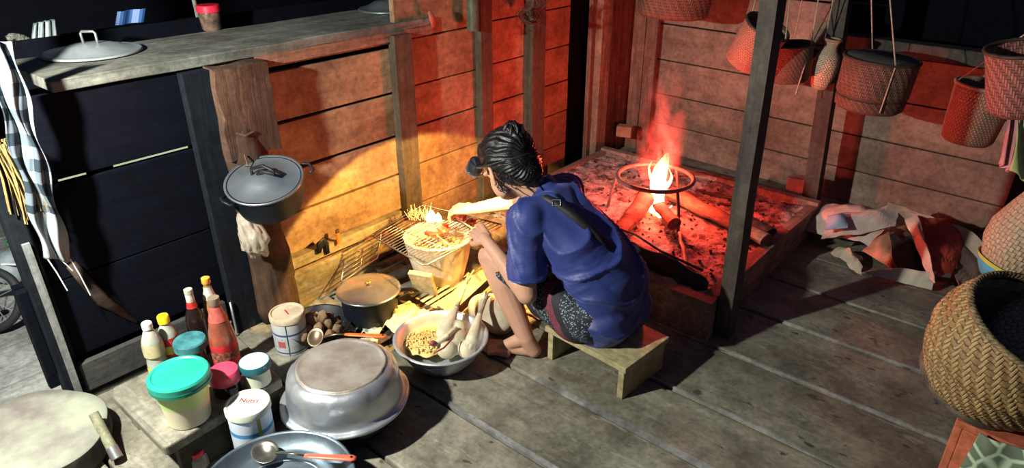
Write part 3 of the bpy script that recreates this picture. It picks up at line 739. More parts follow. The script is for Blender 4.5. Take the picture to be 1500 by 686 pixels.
t.scale = (.9, .9, .90)
q = top(312, 436, .27)
bottle(q, [(0,0),(.037,0),(.041,.012),(.041,.12),(.037,.15),(.026,.20),(.0165,.235),(.016,.25)], 'chili_bottle', 'large red chili sauce bottle with brown cap nearest the pillar', chili,
       [(.0165,.243),(.018,.246),(.0175,.270),(0,.271)], plain('brown_cap', (.22,.16,.11), .5), [('label', [(.0418,.03),(.0418,.11)], labelred), ('label_panel', [(.0423,.05),(.0423,.085)], plain('pale_print', (.35,.12,.08), .5, 0, .5, 90)), ('neck_label', [(.0295,.19),(.0240,.212),(.0172,.24)], plain('faded_red_label', (.50,.10,.08), .5, 0, .2, 60))])
# thin rod behind bottles
tag(MB().tube([WX(337,443,.045), WX(345,480,.045), WX(350,510,.05)], .004, 6).build('metal_rod', alu, None, smooth=True), 'thin pale metal rod standing beside the chili bottle against the black post', 'rod')

def text_obj(body, M, size, mat, parent, name='lettering', ext=.0004):
    cu = bpy.data.curves.new('t', 'FONT'); cu.body = body; cu.size = size; cu.extrude = ext; cu.align_x = 'CENTER'; cu.align_y = 'CENTER'
    o = bpy.data.objects.new('t', cu); COL.objects.link(o); dg = bpy.context.evaluated_depsgraph_get()
    me = bpy.data.meshes.new_from_object(o.evaluated_get(dg)); bpy.data.objects.remove(o)
    m = MB(); m.bm.from_mesh(me); 
    for v in m.bm.verts: v.co = M @ v.co
    return m.build(name, mat, parent)
def tin_mat(name, kind):
    m, nt, b = newmat(name)
    sx = nt.nodes.new('ShaderNodeSeparateXYZ'); nt.links.new(coord(nt, (1,1,1), 'uv'), sx.inputs[0])
    U, Vv = sx.outputs[0], sx.outputs[1]
    def band(s, a, b_): return math_(nt, 'MULTIPLY', math_(nt, 'GREATER_THAN', s, a), math_(nt, 'LESS_THAN', s, b_))
    n = noise_(nt, coord(nt, (160, 30, 1), 'uv'), 1, 2, .8)
    txt = math_(nt, 'GREATER_THAN', n, .56)
    if kind == 'blue':
        c = mix(nt, 0.0, (.62,.72,.84), (.6,.7,.8))
        for a, q in ((.80,.84), (.47,.50), (.28,.30)): c = mix(nt, band(Vv, a, q), c, (.05,.28,.62))
        c = mix(nt, math_(nt, 'LESS_THAN', Vv, .28), c, (.20,.48,.75))
        g = band(U, PHI[0], PHI[1]); c = mix(nt, g, c, (.30,.38,.08))
        c = mix(nt, band(U, PHI[0]+.03, PHI[0]+.10), c, (.06,.09,.02))
    else:
        c = mix(nt, 0.0, (.50,.52,.55), (.5,.5,.5))
        for a, q in ((.80,.83), (.52,.545), (.33,.355), (.14,.16)): c = mix(nt, band(Vv, a, q), c, (.06,.08,.24))
        for a, q in ((.72,.76), (.60,.64), (.42,.46), (.24,.27)):
            c = mix(nt, math_(nt, 'MULTIPLY', math_(nt, 'MULTIPLY', band(Vv, a, q), txt), .7), c, (.12,.15,.35))
        c = mix(nt, band(U, PHI[0], PHI[0]+.012), c, (.02,.06,.05))
        c = mix(nt, math_(nt, 'MULTIPLY', band(U, PHI[0]-.10, PHI[0]-.02), band(Vv, .62, .72)), c, (.45,.10,.10))
    nt.links.new(c, b.inputs['Base Color']); b.inputs['Roughness'].default_value = .4
    bump(nt, b, noise_(nt, coord(nt, (1,1,1), 'obj'), 30, 3), .2, .003)
    return m
def phi_at(p):
    d = CAM-p; return (math.atan2(d.y, d.x)/(2*PI)) % 1
# milk tin on the floor in front of the bench
p = V((.735, .70, 0)); p = W(362, 588, .195)+V((.006,-.004,0)); p.z = 0
f0 = phi_at(p); PHI = (f0+.035, f0+.20)
t = thing('milk_powder_tin', p, 'white and blue milk powder tin with cloudy plastic lid, in front of the bench', 'tin')
MB().lathe([(.060,0),(.062,.004),(.062,.18)], 64, T(p), uv=True).build('body', tin_mat('blue_tin_print', 'blue'), t, smooth='auto')
MB().lathe([(.063,.172),(.066,.174),(.066,.190),(.064,.195),(.058,.196),(.055,.192),(0,.192)], 64, T(p)).build('lid', plain('cloudy_lid', (.62,.66,.55), .4, 0, .15, 18), t, smooth='auto')
dx = (CAM-p); dx.z = 0; dx.normalize(); tx = V((-dx.y, dx.x, 0))
Mt = Matrix.Translation(p+V((0,0,.1926))) @ Matrix((tx*-1 if False else tx, -dx, V((0,0,1)))).transposed().to_4x4()
text_obj('Nutri', Mt @ Matrix.Rotation(math.radians(-30), 4, 'Z')@T((0,.012,0)), .026, redp, t)
# tin by the pillar
p = W(419, 515, 0); p = W(420, 458, .155); p.z = 0
f0 = phi_at(p); PHI = (f0-.04, 0)
t = thing('large_tin', p, 'large old printed tin with tan lid standing by the rough pillar', 'tin')
MB().lathe([(.060,0),(.062,.004),(.062,.140)], 64, T(p), uv=True).build('body', tin_mat('grey_tin_print', 'grey'), t, smooth='auto')
MB().lathe([(.062,.135),(.065,.137),(.065,.155),(.062,.160),(.057,.160),(.055,.155),(0,.154)], 64, T(p)).build('lid', plain('tan_lid', (.60,.48,.34), .5, 0, .2, 14), t, smooth='auto')
MB().tube([p+V((-.02,.005,.1545)), p+V((.015,-.002,.1545))], .003, 5, flat=.3).build('lid_print', redp, t)
# small red cap jar at the very front
p = W(292, 683, 0)
jar(p, [(0,0),(.026,0),(.030,.006),(.028,.04),(.022,.05),(0,.05)], [(.022,.045),(.0235,.047),(.0235,.062),(.021,.065),(0,.065)], 'spice_jar', 'small clear jar with bright red cap on the floor by the bench corner', 'jar', clearp, redp)

# ------------------------------------------------------------------ chopping block + cleaver
bc = W(42, 634, .09)
cbk = thing('chopping_block', (bc.x, bc.y, 0), 'round tree slice chopping block with stained pale top at lower left', 'chopping block')
def wob(p_, a, j): return V((p_.x*(1+.05*math.sin(2*a+1)+.02*math.sin(5*a)), p_.y*(1+.05*math.sin(2*a+1)+.02*math.sin(5*a)), p_.z))
B0 = T((bc.x, bc.y, 0))
MB().lathe([(0,0),(.205,0),(.215,.03),(.213,.084)], 64, B0, wob).build('bark', barkm, cbk, smooth='auto')
MB().lathe([(.213,.083),(.21,.088),(.17,.09),(0,.091)], 64, B0, wob).build('cut_face', blockm, cbk, smooth=True)
a, b_ = W(137, 606, .13), W(172, 672, .02)
kn = thing('wood_handled_tool', (b_.x, b_.y, 0), 'round wooden tool handle with metal collar leaning at the chopping block', 'tool')
MB().tube([a, a.lerp(b_, .75)], [.014,.0155], 20).build('handle', wood('handle_wood', (.20,.20,.12), (.38,.38,.25), 'Z', .6), kn, smooth='auto')
MB().tube([a.lerp(b_, .75), b_], [.0165,.017], 20).build('collar', alu, kn, smooth='auto')

# ------------------------------------------------------------------ inverted basin over a wok, tray, ladles
rc = W(506, 579, .105)
bs = thing('overturned_basin', rc, 'big dented aluminium basin turned upside down over a black pan', 'basin')
def dent(p_, a, j):
    f = 1+.02*noise.noise(V((math.cos(a)*2.4, math.sin(a)*2.4, p_.z*18)))
    k = max(0, 1-abs(p_.z-.10)/.05)
    z = .004*noise.noise(V((p_.x*14, p_.y*14, 3)))
    f -= .035*k*max(0, noise.noise(V((math.cos(a)*7, math.sin(a)*7, p_.z*30))))
    return V((p_.x*f, p_.y*f, p_.z+z))
BR = .195
prof = [(BR*.98,-.004),(BR*1.03,-.006),(BR*1.05,.0),(BR*1.03,.006),(BR*.98,.006),(BR*.945,.010),(BR*.925,.02)]+[(BR*(.925-.03*i/6), .02+.058*i/6) for i in range(1, 7)]+[(BR*.875,.092),(BR*.84,.104),(BR*.79,.113),(BR*.735,.117),(BR*.715,.117),(BR*.71,.122),(BR*.69,.124),(BR*.665,.121),(BR*.62,.120),(BR*.3,.121),(0,.122)]
MB().lathe(prof[:-6], 128, T(rc), dent).build('bowl', basinm, bs, smooth=True)
MB().lathe([(BR*.735,.1172)]+prof[-8:], 96, T(rc), dent).build('foot_ring', aludull, bs, smooth=True)
wk = thing('black_pan', (rc.x, rc.y, 0), 'wide black pan underneath the overturned aluminium basin', 'pan')
MB().lathe([(0,0),(.10,0),(.15,.025),(.18,.07),(.186,.103),(.178,.103),(.17,.07),(.14,.03),(0,.01)], 64, T((rc.x, rc.y, 0))).build('bowl', blackiron, wk, smooth=True)
tc = W(405, 712, .125)
tr = thing('round_tray', (tc.x, tc.y, .085), 'dark scratched round metal tray holding a ladle at the bottom edge', 'tray')
TR = .205
spt = thing('squat_pot', (tc.x, tc.y, 0), 'black squat pot hidden under the scratched round tray', 'pot')
MB().lathe([(0,0),(.12,0),(.14,.02),(.14,.084),(.13,.084),(.12,.02),(0,.01)], 48, T((tc.x, tc.y, 0))).build('body', blackiron, spt, smooth='auto')
MB().lathe([(0,.004),(TR*.55,.004),(TR*.62,.009),(TR*.72,.004),(TR*.90,.006),(TR*.97,.040),(TR,.046),(TR*1.02,.043),(TR*1.0,.036),(TR*.93,.0),(0,0)], 96, T((tc.x, tc.y, .085))).build('pan', traym, tr, smooth=True)
MB().tube([V((tc.x+TR*.6*math.cos(a), tc.y+TR*.6*math.sin(a), .0945)) for a in [k*PI/30 for k in range(60)]], .0025, 6, closed=True).build('ring', alu, tr, smooth=True)
def ladle(c, hs, he, br, name, label, hm, pm_, bdir):
    c, hs, he = V(c), V(hs), V(he)
    t = thing(name, V((c.x, c.y, min(c.z, he.z)-.005)), label, 'spoon')
    M = lookz(c, bdir)
    m = MB().lathe([(0,-br*.38),(br*.4,-br*.33),(br*.75,-br*.16),(br,0),(br*.94,.001),(br*.7,-br*.12),(br*.35,-br*.29),(0,-br*.34)], 40, M @ Matrix.Diagonal((1.0,1.25,1,1))); m.build('bowl', pm_, t, smooth=True)
    d = (he-c).normalized()
    m = MB().tube([c+d*br*.95, hs.lerp(c, .3)+V((0,0,.004)), hs], [.006,.004,.004], 10, flat=.6); m.build('neck', pm_, t, smooth=True)
    m = MB().tube([hs, hs.lerp(he, .1), hs.lerp(he, .5), hs.lerp(he, .92), he], [.006,.009,.010,.012,.008], 14, flat=.45); m.build('handle', hm, t, smooth=True)
    k = hs.lerp(he, .92); MB().tube([k+V((0,0,.0055)), k+V((0,0,.0062))], .004, 10).build('hang_hole', blackiron, t)
    return t
ladle(W(388, 662, .12), W(446, 668, .13), W(521, 672, .14), .036, 'ladle', 'steel ladle with coral red handle lying on the dark tray', redhandle, plain('dark_steel', (.35,.32,.28), .25, .9, .2, 10), (.1,-.15,1))
ladle(W(462, 494, .10), W(505, 490, .11), W(566, 493, .11), .030, 'ladle', 'metal ladle with orange handle lying by the roots behind the basin', orangep, plain('brown_steel', (.35,.25,.15), .35, .8, .2, 10), (.4,-.5,1))

# ------------------------------------------------------------------ lidded pot
pc = W(536, 470, .0); pc = W(540, 424, .165); pc.z = 0
pr = .118
pp = thing('cooking_pot', pc, 'black bellied pot with shiny flat lid on the floor before the grill', 'pot')
MB().lathe([(0,.012),(pr*.6,.012),(pr*.78,.03),(pr*.90,.07),(pr*.93,.13),(pr*.97,.155),(pr*1.02,.16),(pr*.95,.16),(0,.15)], 64, T(pc)).build('body', sootpot, pp, smooth='auto')
MB().lathe([(0,.188),(pr*.3,.186),(pr*.7,.176),(pr*.95,.168),(pr*1.04,.168),(pr*1.06,.163),(pr*1.02,.160),(0,.165)], 80, T(pc)).build('lid', lidm, pp, smooth=True)
m = MB()
for k in range(5):
    a = k*2*PI/5; m.ball(pc+V((.006*math.cos(a), .006*math.sin(a), .196)), (.006,.006,.005), 2)
m.build('knob', plain('brass_knob', (.30,.22,.08), .4, .8), pp, smooth=True)
for s in (-1, 1):
    c = pc+rt*(s*pr*.98)+V((0,0,.135)); m = MB().tube([c+V((0,-.028*1,0)), c+rt*s*.022+V((0,-.02,.006)), c+rt*s*.022+V((0,.02,.006)), c+V((0,.028,0))], .004, 8); m.build('handle', blackiron, pp, smooth=True)
for k in range(3):
    a = k*2*PI/3; MB().ball(pc+V((.07*math.cos(a), .07*math.sin(a), .008)), (.015,.015,.009), 2).build('foot', blackiron, pp, smooth=True)
# wok full of roots
kc = W(466, 478, .06)
wo = thing('black_wok', (kc.x, kc.y, 0), 'black wok heaped with brown roots left of the lidded pot', 'wok')
kr = .125
MB().lathe([(0,0),(.06,.004),(.095,.03),(kr,.075),(kr*1.03,.078),(kr*.97,.07),(.08,.03),(0,.01)], 56, T((kc.x, kc.y, 0))).build('bowl', blackiron, wo, smooth=True)
proto = None; i = 0
for layer, n, rad in ((0, 9, .075), (1, 6, .045), (2, 2, .02)):
    for k in range(n):
        a = 2*PI*k/n+layer*.5; p = V((kc.x+rad*math.cos(a), kc.y+rad*math.sin(a), .045+layer*.024+.006*random.random()))
        if proto is None:
            m = MB().ball(p, (.019,.019,.029), 3, nz=.25); o = m.build('taro_root', tarom, None, smooth=True); proto = o
            o.location = p
            for v in o.data.vertices: v.co.z -= .029
        else:
            o = proto.copy(); COL.objects.link(o); o.location = p
        o.rotation_euler = (random.uniform(-.6,.6), random.uniform(-.9,.2), random.uniform(0, 6)); s = random.uniform(.85, 1.2); o.scale = (s, s, s)
        tag(o, 'brown root heaped in the black wok beside the lidded pot', 'root', 'brown roots heaped in the black wok')
# peels
i = 0
peel_lab = ['pale curled peel beside the orange handled ladle', 'pale cabbage leaf scrap in front of the lidded pot', 'pale leaf scrap right behind the overturned basin rim', 'pale leaf scrap by the tip of the orange handle', 'small pale scrap left of the orange ladle tip', 'pale green scrap under the lidded pot', 'pale ragged scrap nearest the overturned basin', 'pale scrap between ladle and bark strips']
for (px, py, s) in ((520,478,.035), (535,480,.03), (500,510,.035), (545,487,.035), (485,505,.03), (515,470,.03), (512,516,.03), (540,505,.035)):
    c = W(px, py, .035); a0 = random.random()*6
    def f(u, v, c=c, s=s, a0=a0):
        x, y = (u-.5)*2, (v-.5)*2; q = V((x*s, y*s*.8, 0)); q.rotate(Euler((0,0,a0)))
        return c+q+V((0,0,.016*noise.noise(V((x*2+a0, y*2, a0)))-.6*s*(x*x)*.5+.012))
    m = MB().grid(f, 12, 12); tag(m.build('leaf_scrap', leafw, None, smooth=True, solid=.002), peel_lab[i], 'scrap', 'pale leaf scraps around the ladle'); i += 1
c = W(590, 458, .07)
def f(u, v):
    x, y = (u-.5)*2, (v-.5)*2; r = .085
    return V((c.x+x*r*.8, c.y+y*r*1.1, .035+.035*(1-x*x)*(1-y*y)+.03*noise.turbulence_vector(V((x*2, y*2, 0)), 3, True).x))
tag(MB().grid(f, 60, 60).build('crumpled_wrapper', leafy, None, solid=.003), 'crumpled yellowish paper between lidded pot and chicken bowl', 'paper')
for i, (a, b_, lab) in enumerate((((548,505),(588,470),'dark bark strip lying against the chicken bowl, upper one'), ((540,512),(585,484),'dark bark strip lying against the chicken bowl, lower one'))):
    m = MB().tube([W(*a,.02), W(*b_,.03)], .010, 8, flat=.4); m.cutup(2).warp(.003, 20); tag(m.build('bark_strip', charm, None, smooth='auto'), lab, 'stick')

# ------------------------------------------------------------------ chicken bowl
rc = W(646, 494, .105); gb = V((rc.x, rc.y, 0))
bl = thing('metal_bowl', gb, 'wide pale metal bowl holding a plucked chicken by the woman\'s foot', 'bowl')
r = .167
MB().lathe([(0,0),(r*.55,0),(r*.60,.004),(r*.80,.045),(r*.93,.085),(r*.97,.100),(r*1.03,.103),(r*1.04,.108),(r*1.0,.111),(r*.95,.106),(r*.90,.085),(r*.77,.045),(r*.56,.010),(0,.006)], 96, T(gb)).build('bowl', enam, bl, smooth=True)
ff = W(625, 500, .05)
m = MB().ball(ff, (.085,.092,.022), 4, nz=.3, nf=8)
for k in range(380):
    a = random.uniform(0, 6.28); rr = .086*math.sqrt(random.random()); q = ff+V((rr*math.cos(a), rr*math.sin(a), .022*math.sqrt(max(0,1-(rr/.092)**2))+.004))
    e_ = V((random.uniform(-1,1), random.uniform(-1,1), random.uniform(-.2,.5)))*.011; m.tube([q-e_, q+V((0,0,.003)), q+e_*.9], [.0018,.0026,.0012], 5)
o = m.build('shredded_food', eggm, None, smooth=True); tag(o, 'yellow shredded food heaped in the metal bowl beside the chicken', 'food', kind='stuff')
ch = thing('plucked_chicken', V((gb.x, gb.y, .02)), 'whole plucked chicken with legs sticking up out of the metal bowl', 'chicken')
cbm = MB(); c0 = W(665, 500, .07)
cbm.ball(c0, (.050,.062,.052), 4); cbm.ball(W(655, 512, .07), (.038,.038,.036), 3); cbm.ball(W(672, 483, .095), (.034,.032,.04), 3); cbm.ball(W(684, 512, .065), (.030,.035,.034), 3)
k1 = W(650, 490, .10); k2 = W(668, 452, .155); cbm.caps(k1, k1.lerp(k2,.45), .030, .024); cbm.caps(k1.lerp(k2,.45), k2, .024, .011)
g1 = W(692, 497, .10); g2 = W(703, 460, .145); cbm.caps(g1, g1.lerp(g2,.45), .025, .019); cbm.caps(g1.lerp(g2,.45), g2, .019, .010)
cbm.caps(W(635,505,.10), W(655,492,.125), .012, .010); cbm.caps(W(655,492,.125), W(668,480,.13), .009, .006)
remesh(cbm, .0035, 4).build('body', chickm, ch, smooth=True)
def foot_claw(a, b_, toes):
    m = MB(); m.caps(a, b_, .010, .007, 10)
    for t_ in toes: m.tube([b_, (V(b_)+V(t_))/2+V((0,0,.004)), t_], [.006,.0045,.002], 8)
    return m
e1 = W(682, 418, .19); foot_claw(k2, e1, [W(694, 396, .20), W(686, 402, .215), W(690, 407, .175)]).build('leg', shankm, ch, smooth=True)
e2 = W(711, 440, .155); foot_claw(g2, e2, [W(716, 428, .17), W(712, 427, .165), W(718, 434, .15)]).build('leg', shankm, ch, smooth=True)
m = MB(); m.ball(W(634, 503, .115), (.010,.012,.010), 2); m.tube([W(636,517,.115), W(650,510,.12), W(664,495,.125)], .0035, 6); m.build('head', plain('comb', (.30,.05,.06), .5), ch, smooth=True)
m = MB().tube([W(687,512,.08), W(693,498,.10), W(697,478,.11)], [.008,.011,.003], 8); m.build('wing_tip', chickm, ch, smooth=True)

# ------------------------------------------------------------------ stones, boards and mats around the stove
c = W(724, 462, .06)
m = MB().ball((c.x, c.y, .07), (.11,.075,.07), 4, nz=.18, nf=3); tag(m.build('hearth_stone', stonem, None, smooth=True), 'large pale stone between the chicken bowl and the woman\'s shin', 'stone')
def slab(pts, z0, z1, name, label, mat, cat='board'):
    m = MB(); a = [V((*p_[:2], z0 if not callable(z0) else 0)) for p_ in pts]
    m.prism([(p_[0], p_[1]) for p_ in pts], z1-z0, T((0,0,z0))); return tag(m.build(name, mat, None, bevel=.003), label, cat)
def WW(px, py, z): q = W(px, py, z); return (q.x, q.y)
slab([WW(575,432,.05), WW(632,478,.05), WW(655,466,.05), WW(600,422,.05)], 0, .05, 'base_board', 'charred beam in front of the grill stove, right of the lidded pot', wood('beam_dark', (.10,.06,.035), (.25,.16,.09), 'Y'))
slab([WW(625,455,.04), WW(655,475,.04), WW(745,405,.04), WW(715,395,.04)], 0, .04, 'base_board', 'pale split board slanting up behind the chicken legs', plankm)
# bamboo slat mats
for (A_, B_, C_, D_, n, z, lab) in ((W(600,432,.075), W(636,452,.075), W(705,408,.075), W(668,392,.075), 5, .075, 'split bamboo mat right before the stove foot'), (W(640,448,.085), W(660,460,.085), W(735,390,.085), W(722,375,.085), 4, .085, 'split bamboo mat between stove and the woman\'s shin')):
    t = thing('bamboo_mat', V(((A_.x+C_.x)/2, (A_.y+C_.y)/2, .05)), lab, 'mat')
    for k in range(n):
        u = (k+.5)/n; p_, q_ = A_.lerp(B_, u), D_.lerp(C_, u)
        MB().tube([p_, q_], .010, 8, flat=.35).build('slat', bamboom, t, smooth='auto')
tag(MB().tube([W(552,395,.05), W(640,352,.09)], .022, 10).warp(.004, 12).build('firewood_log', logm, None, smooth=True), 'dark log lying behind the stove under the wire racks, rear one', 'log')
tag(MB().tube([W(548,420,.03), W(625,385,.05)], .028, 10).warp(.004, 12).build('firewood_log', charm, None, smooth=True), 'dark log lying under the wire racks behind the lidded pot', 'log')

# stove (bucket brazier)
sc_ = V((.405, 1.745, 0))
sv = thing('bucket_stove', sc_, 'pale clay bucket stove with glowing coals under the wire rack', 'stove')
def rib(p_, a, j): k = 1+.015*math.sin(a*16); return V((p_.x*k, p_.y*k, p_.z))
MB().lathe([(0,.06),(.098,.06),(.10,.075),(.125,.17),(.142,.262),(.146,.27),(.136,.275),(.120,.262),(.105,.20),(0,.19)], 96, T(sc_), rib).build('clay_body', claym, sv, smooth='auto')
MB().lathe([(0,0),(.095,0),(.099,.005),(.099,.062),(0,.062)], 64, T(sc_)).build('iron_base', ironrust, sv, smooth='auto')
m = MB().box(sc_+V((.055,-.14,.09)), (.10,.02,.20), (.35,0,.35)); m.cutup(3).warp(.004, 20); m.build('draught_door', bamboom, sv, smooth='auto')
m = MB()
for k in range(60):
    a = random.uniform(0,6.28); rr = .1*math.sqrt(random.random()); m.ball(sc_+V((rr*math.cos(a), rr*math.sin(a), .225+random.random()*.012)), .012, 1, nz=.6)
em, nt, b = newmat('glowing_charcoal'); n = noise_(nt, coord(nt), 40, 4, .7)
nt.links.new(ramp(nt, n, [(.3,(.10,.06,.04)),(.7,(.35,.22,.12))]), b.inputs['Base Color']); nt.links.new(ramp(nt, n, [(.5,(0,0,0)),(.7,(1,.25,.04))]), b.inputs['Emission Color']); b.inputs['Emission Strength'].default_value = 1.2
tag(m.build('charcoal', em, None), 'glowing charcoal inside the bucket stove', 'charcoal', kind='stuff')

# wire racks
def rack(A_, B_, C_, D_, n, label, r1=.0032, r2=.0016, cross=2):
    t = thing('wire_rack', V(((A_.x+C_.x)/2, (A_.y+C_.y)/2, min(A_.z, B_.z, C_.z, D_.z)-.003)), label, 'rack')
    m = MB(); m.tube([A_.lerp(B_, .03), A_.lerp(B_,.5), A_.lerp(B_, .97), B_.lerp(C_, .03), B_.lerp(C_,.5), B_.lerp(C_,.97), C_.lerp(D_,.03), C_.lerp(D_,.97), D_.lerp(A_,.03), D_.lerp(A_,.97)], r1, 6, closed=True); m.build('frame', wirem, t, smooth=True)
    m = MB()
    for k in range(1, n): m.tube([A_.lerp(B_, k/n), D_.lerp(C_, k/n)], r2, 5)
    m.build('bars', wirem, t, smooth=True)
    m = MB()
    for k in range(1, cross+1): m.tube([A_.lerp(D_, k/(cross+1))-V((0,0,.003)), B_.lerp(C_, k/(cross+1))-V((0,0,.003))], r2*1.3, 5)
    m.build('cross_wire', wirem, t, smooth=True)
    return t
zg = .285
rA, rB, rC, rD = W(543,345,zg), W(622,390,zg), W(738,330,zg), W(620,300,zg)
rack(rA, rB, rC, rD, 20, 'flat wire rack lying over the bucket stove with the meat')
a1, a2, a3, a4 = WX(505,369,.045), WX(560,336,.045), W(553,378,.10), W(500,414,.10)
rack(a1, a4, a3, a2, 7, 'second wire rack sloping down from the wall beside the stove', cross=1)
# meat, skewers
for i, (px, py, s, lab, mt) in enumerate(((600+35,342,.03,'red meat slab on the rack nearest the flame', redmeat), (650,335,.034,'red meat slab in the middle of the rack', redmeat), (675,318,.032,'charred meat piece beside the reaching hand', meatm), (690,326,.028,'charred meat piece touching the left hand skewer', meatm), (668,308,.022,'dark meat piece behind the flame on the rack', meatm))):
    c = W(px, py, zg+.009); m = MB().ball(c, (s*.75, s*1.2, .009), 3, nz=.5, nf=8, rot=Euler((0,0,random.random()*2)).to_matrix()); tag(m.build('grilled_meat', mt, None, smooth=True), lab, 'meat')
for i, (a, b_, lab) in enumerate(((W(640,345,.302), W(662,362,.302), 'pale bamboo skewer crossing the rack front'), (W(672,322,.31), W(700,340,.36), 'pale bamboo skewer held in the woman\'s left hand'))):
    tag(MB().tube([a, b_], .0028, 6).build('skewer', bamboom, None), lab, 'skewer')
# dry tinder
m = MB()
for k in range(70):
    a = W(598+random.random()*34, 322+random.random()*10-8, zg+.01); m.tube([a, a+V((random.uniform(-.02,.02), random.uniform(-.03,.03), random.uniform(.01,.07)))*random.uniform(.5,1)], [.0022,.0012], 4)
tag(m.build('dry_tinder', bamboom, None), 'dry husk tinder burning on the far end of the rack', 'tinder', kind='stuff')
# little flame on rack
fb = W(632, 325, zg+.005)
fm2 = flame_mat('rack_flame', zg, zg+.09, 14)
m = MB()
m.lathe([(0,0),(.020,.006),(.026,.018),(.015,.04),(0,.06)], 20, T(fb), lambda p_, a, j: p_*(1+.25*noise.noise(V((math.cos(a), math.sin(a), j))))); 
m.lathe([(0,0),(.014,.006),(.016,.014),(.010,.03),(0,.045)], 16, T(fb+rt*.03))
tag(m.build('rack_flame', fm2, None, smooth=True), 'small white hot flame on the wire rack at the woman\'s fingertips', 'flame')

# ------------------------------------------------------------------ hearth
HZ = .15
he = thing('fire_hearth', (.78, 2.8, 0), 'raised wooden framed ash hearth with the burning fire', 'hearth')
hm_ = wood('hearth_frame_wood', (.20,.12,.09), (.45,.32,.25), 'Y', .8, 1, (.10,.07,.06), .6)
hx0, hx1, hy0, hy1 = .15, 1.44, 2.16, 3.40
for nm, b4 in (('frame_board', (hx1-.05, hx1, hy0, hy1, 0, HZ)), ('frame_board', (hx0, hx0+.04, hy0, hy1, 0, HZ)), ('frame_board', (hx0, hx1, hy1-.04, hy1, 0, HZ+.015)), ('frame_board', (hx0, hx1+.02, hy0-.02, hy0+.03, 0, HZ+.02))):
    m = MB().ab(*b4); m.cutup(5).warp(.006, 4, b4[0]); m.build(nm, hm_, he, smooth='auto')
def ashz(x, y):
    fp = W(950, 315, HZ); d = math.hypot(x-fp.x, y-fp.y)
    return HZ-.014+.014*noise.noise(V((x*7, y*7, 0)))+.010*noise.noise(V((x*22, y*22, 4)))+.006*noise.noise(V((x*60, y*60, 7)))+.018*math.exp(-(d/.22)**2)
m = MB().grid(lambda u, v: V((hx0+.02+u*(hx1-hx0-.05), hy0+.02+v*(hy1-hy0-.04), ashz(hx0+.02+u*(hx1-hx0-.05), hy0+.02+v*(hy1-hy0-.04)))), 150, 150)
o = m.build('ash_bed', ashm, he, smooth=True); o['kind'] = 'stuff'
m = MB()
for k in range(300):
    x, y = random.uniform(hx0+.05, hx1-.08), random.uniform(hy0+.05, hy1-.06); s = random.choice((.004,.006,.009))
    m.box((x, y, ashz(x, y)+s*.3), (s*random.uniform(1,4), s*1.2, s), (random.random(), random.random(), random.random()*6))
o = m.build('charcoal_chips', charm, he); o['kind'] = 'stuff'
# tripod
rcz = .335
tcn = W(960, 260, rcz); 
tp = thing('iron_tripod', (tcn.x, tcn.y, HZ), 'round iron tripod ring standing over the fire', 'tripod')
Rr = .178
MB().tube([tcn+V((Rr*math.cos(a), Rr*math.sin(a), 0)) for a in [k*2*PI/64 for k in range(64)]], .010, 10, closed=True).build('ring', plain('hot_iron', (.30,.20,.17), .5, .5, .2, 30), tp, smooth=True)
for a in (math.radians(-27), math.radians(197), math.radians(85)):
    d = V((math.cos(a), math.sin(a), 0)); b0 = tcn+d*Rr; 
    MB().tube([b0, b0+d*.012+V((0,0,-.03)), b0+d*.03+V((0,0,-.10)), b0+d*.045+V((0,0,-(rcz-HZ)-.015))], .008, 8).build('leg', MATS['hot_iron'], tp, smooth=True)
# logs
def log(a, b_, ra, rb, label, mat=logm, flat=.8):
    a, b_ = V(a), V(b_); n = 8
    m = MB().tube([a.lerp(b_, i/n)+V((0,0,.004*math.sin(i*2))) for i in range(n+1)], [ra+(rb-ra)*i/n for i in range(n+1)], 12, flat=flat); m.warp(.006, 14, ra*99)
    return tag(m.build('firewood_log', mat, None, smooth='auto'), label, 'log')
log(W(1122,352,.19), W(985,284,.19), .034, .045, 'long thick log reaching from the fire to the right hearth edge')
log(W(1128,343,.185), W(1095,326,.185), .038, .036, 'charred butt of wood at the right hearth edge', charm)
log(W(905,345,.18), W(948,288,.23), .040, .045, 'thick glowing split log leaning into the fire from the left')
log(W(988,328,.20), W(958,292,.20), .036, .03, 'short burning log end in front of the flame')
log(W(1006,392,.18), W(996,340,.19), .010, .007, 'thin stick pointing from the ash toward the fire', plankm)
log(W(1080,292,.17), W(1020,278,.17), .010, .008, 'thin charred stick behind the long log', charm)
log(W(1100,300,.17), W(1050,300,.17), .012, .008, 'charred stick lying beside the front post in the ash', charm)
bk_ = MB().box(V((*W(915,196,HZ)[:2], HZ+.02)), (.10,.07,.07), (0,0,.3)); tag(bk_.build('clay_brick', plain('brick', (.50,.20,.12), .9, 0, .2, 14, .5), None, bevel=.005), 'red lit brick at the back corner of the hearth', 'brick')
bk_ = MB().box(V((*W(1172,270,HZ)[:2], HZ+.0)), (.12,.08,.08), (0,0,.1)); bk_.cutup(3).warp(.006, 12); tag(bk_.build('pale_stone', plain('pale_rock', (.50,.38,.34), .9, 0, .2, 14, .5), None, smooth='auto'), 'pale stone at the far right corner of the hearth beside the post', 'stone')
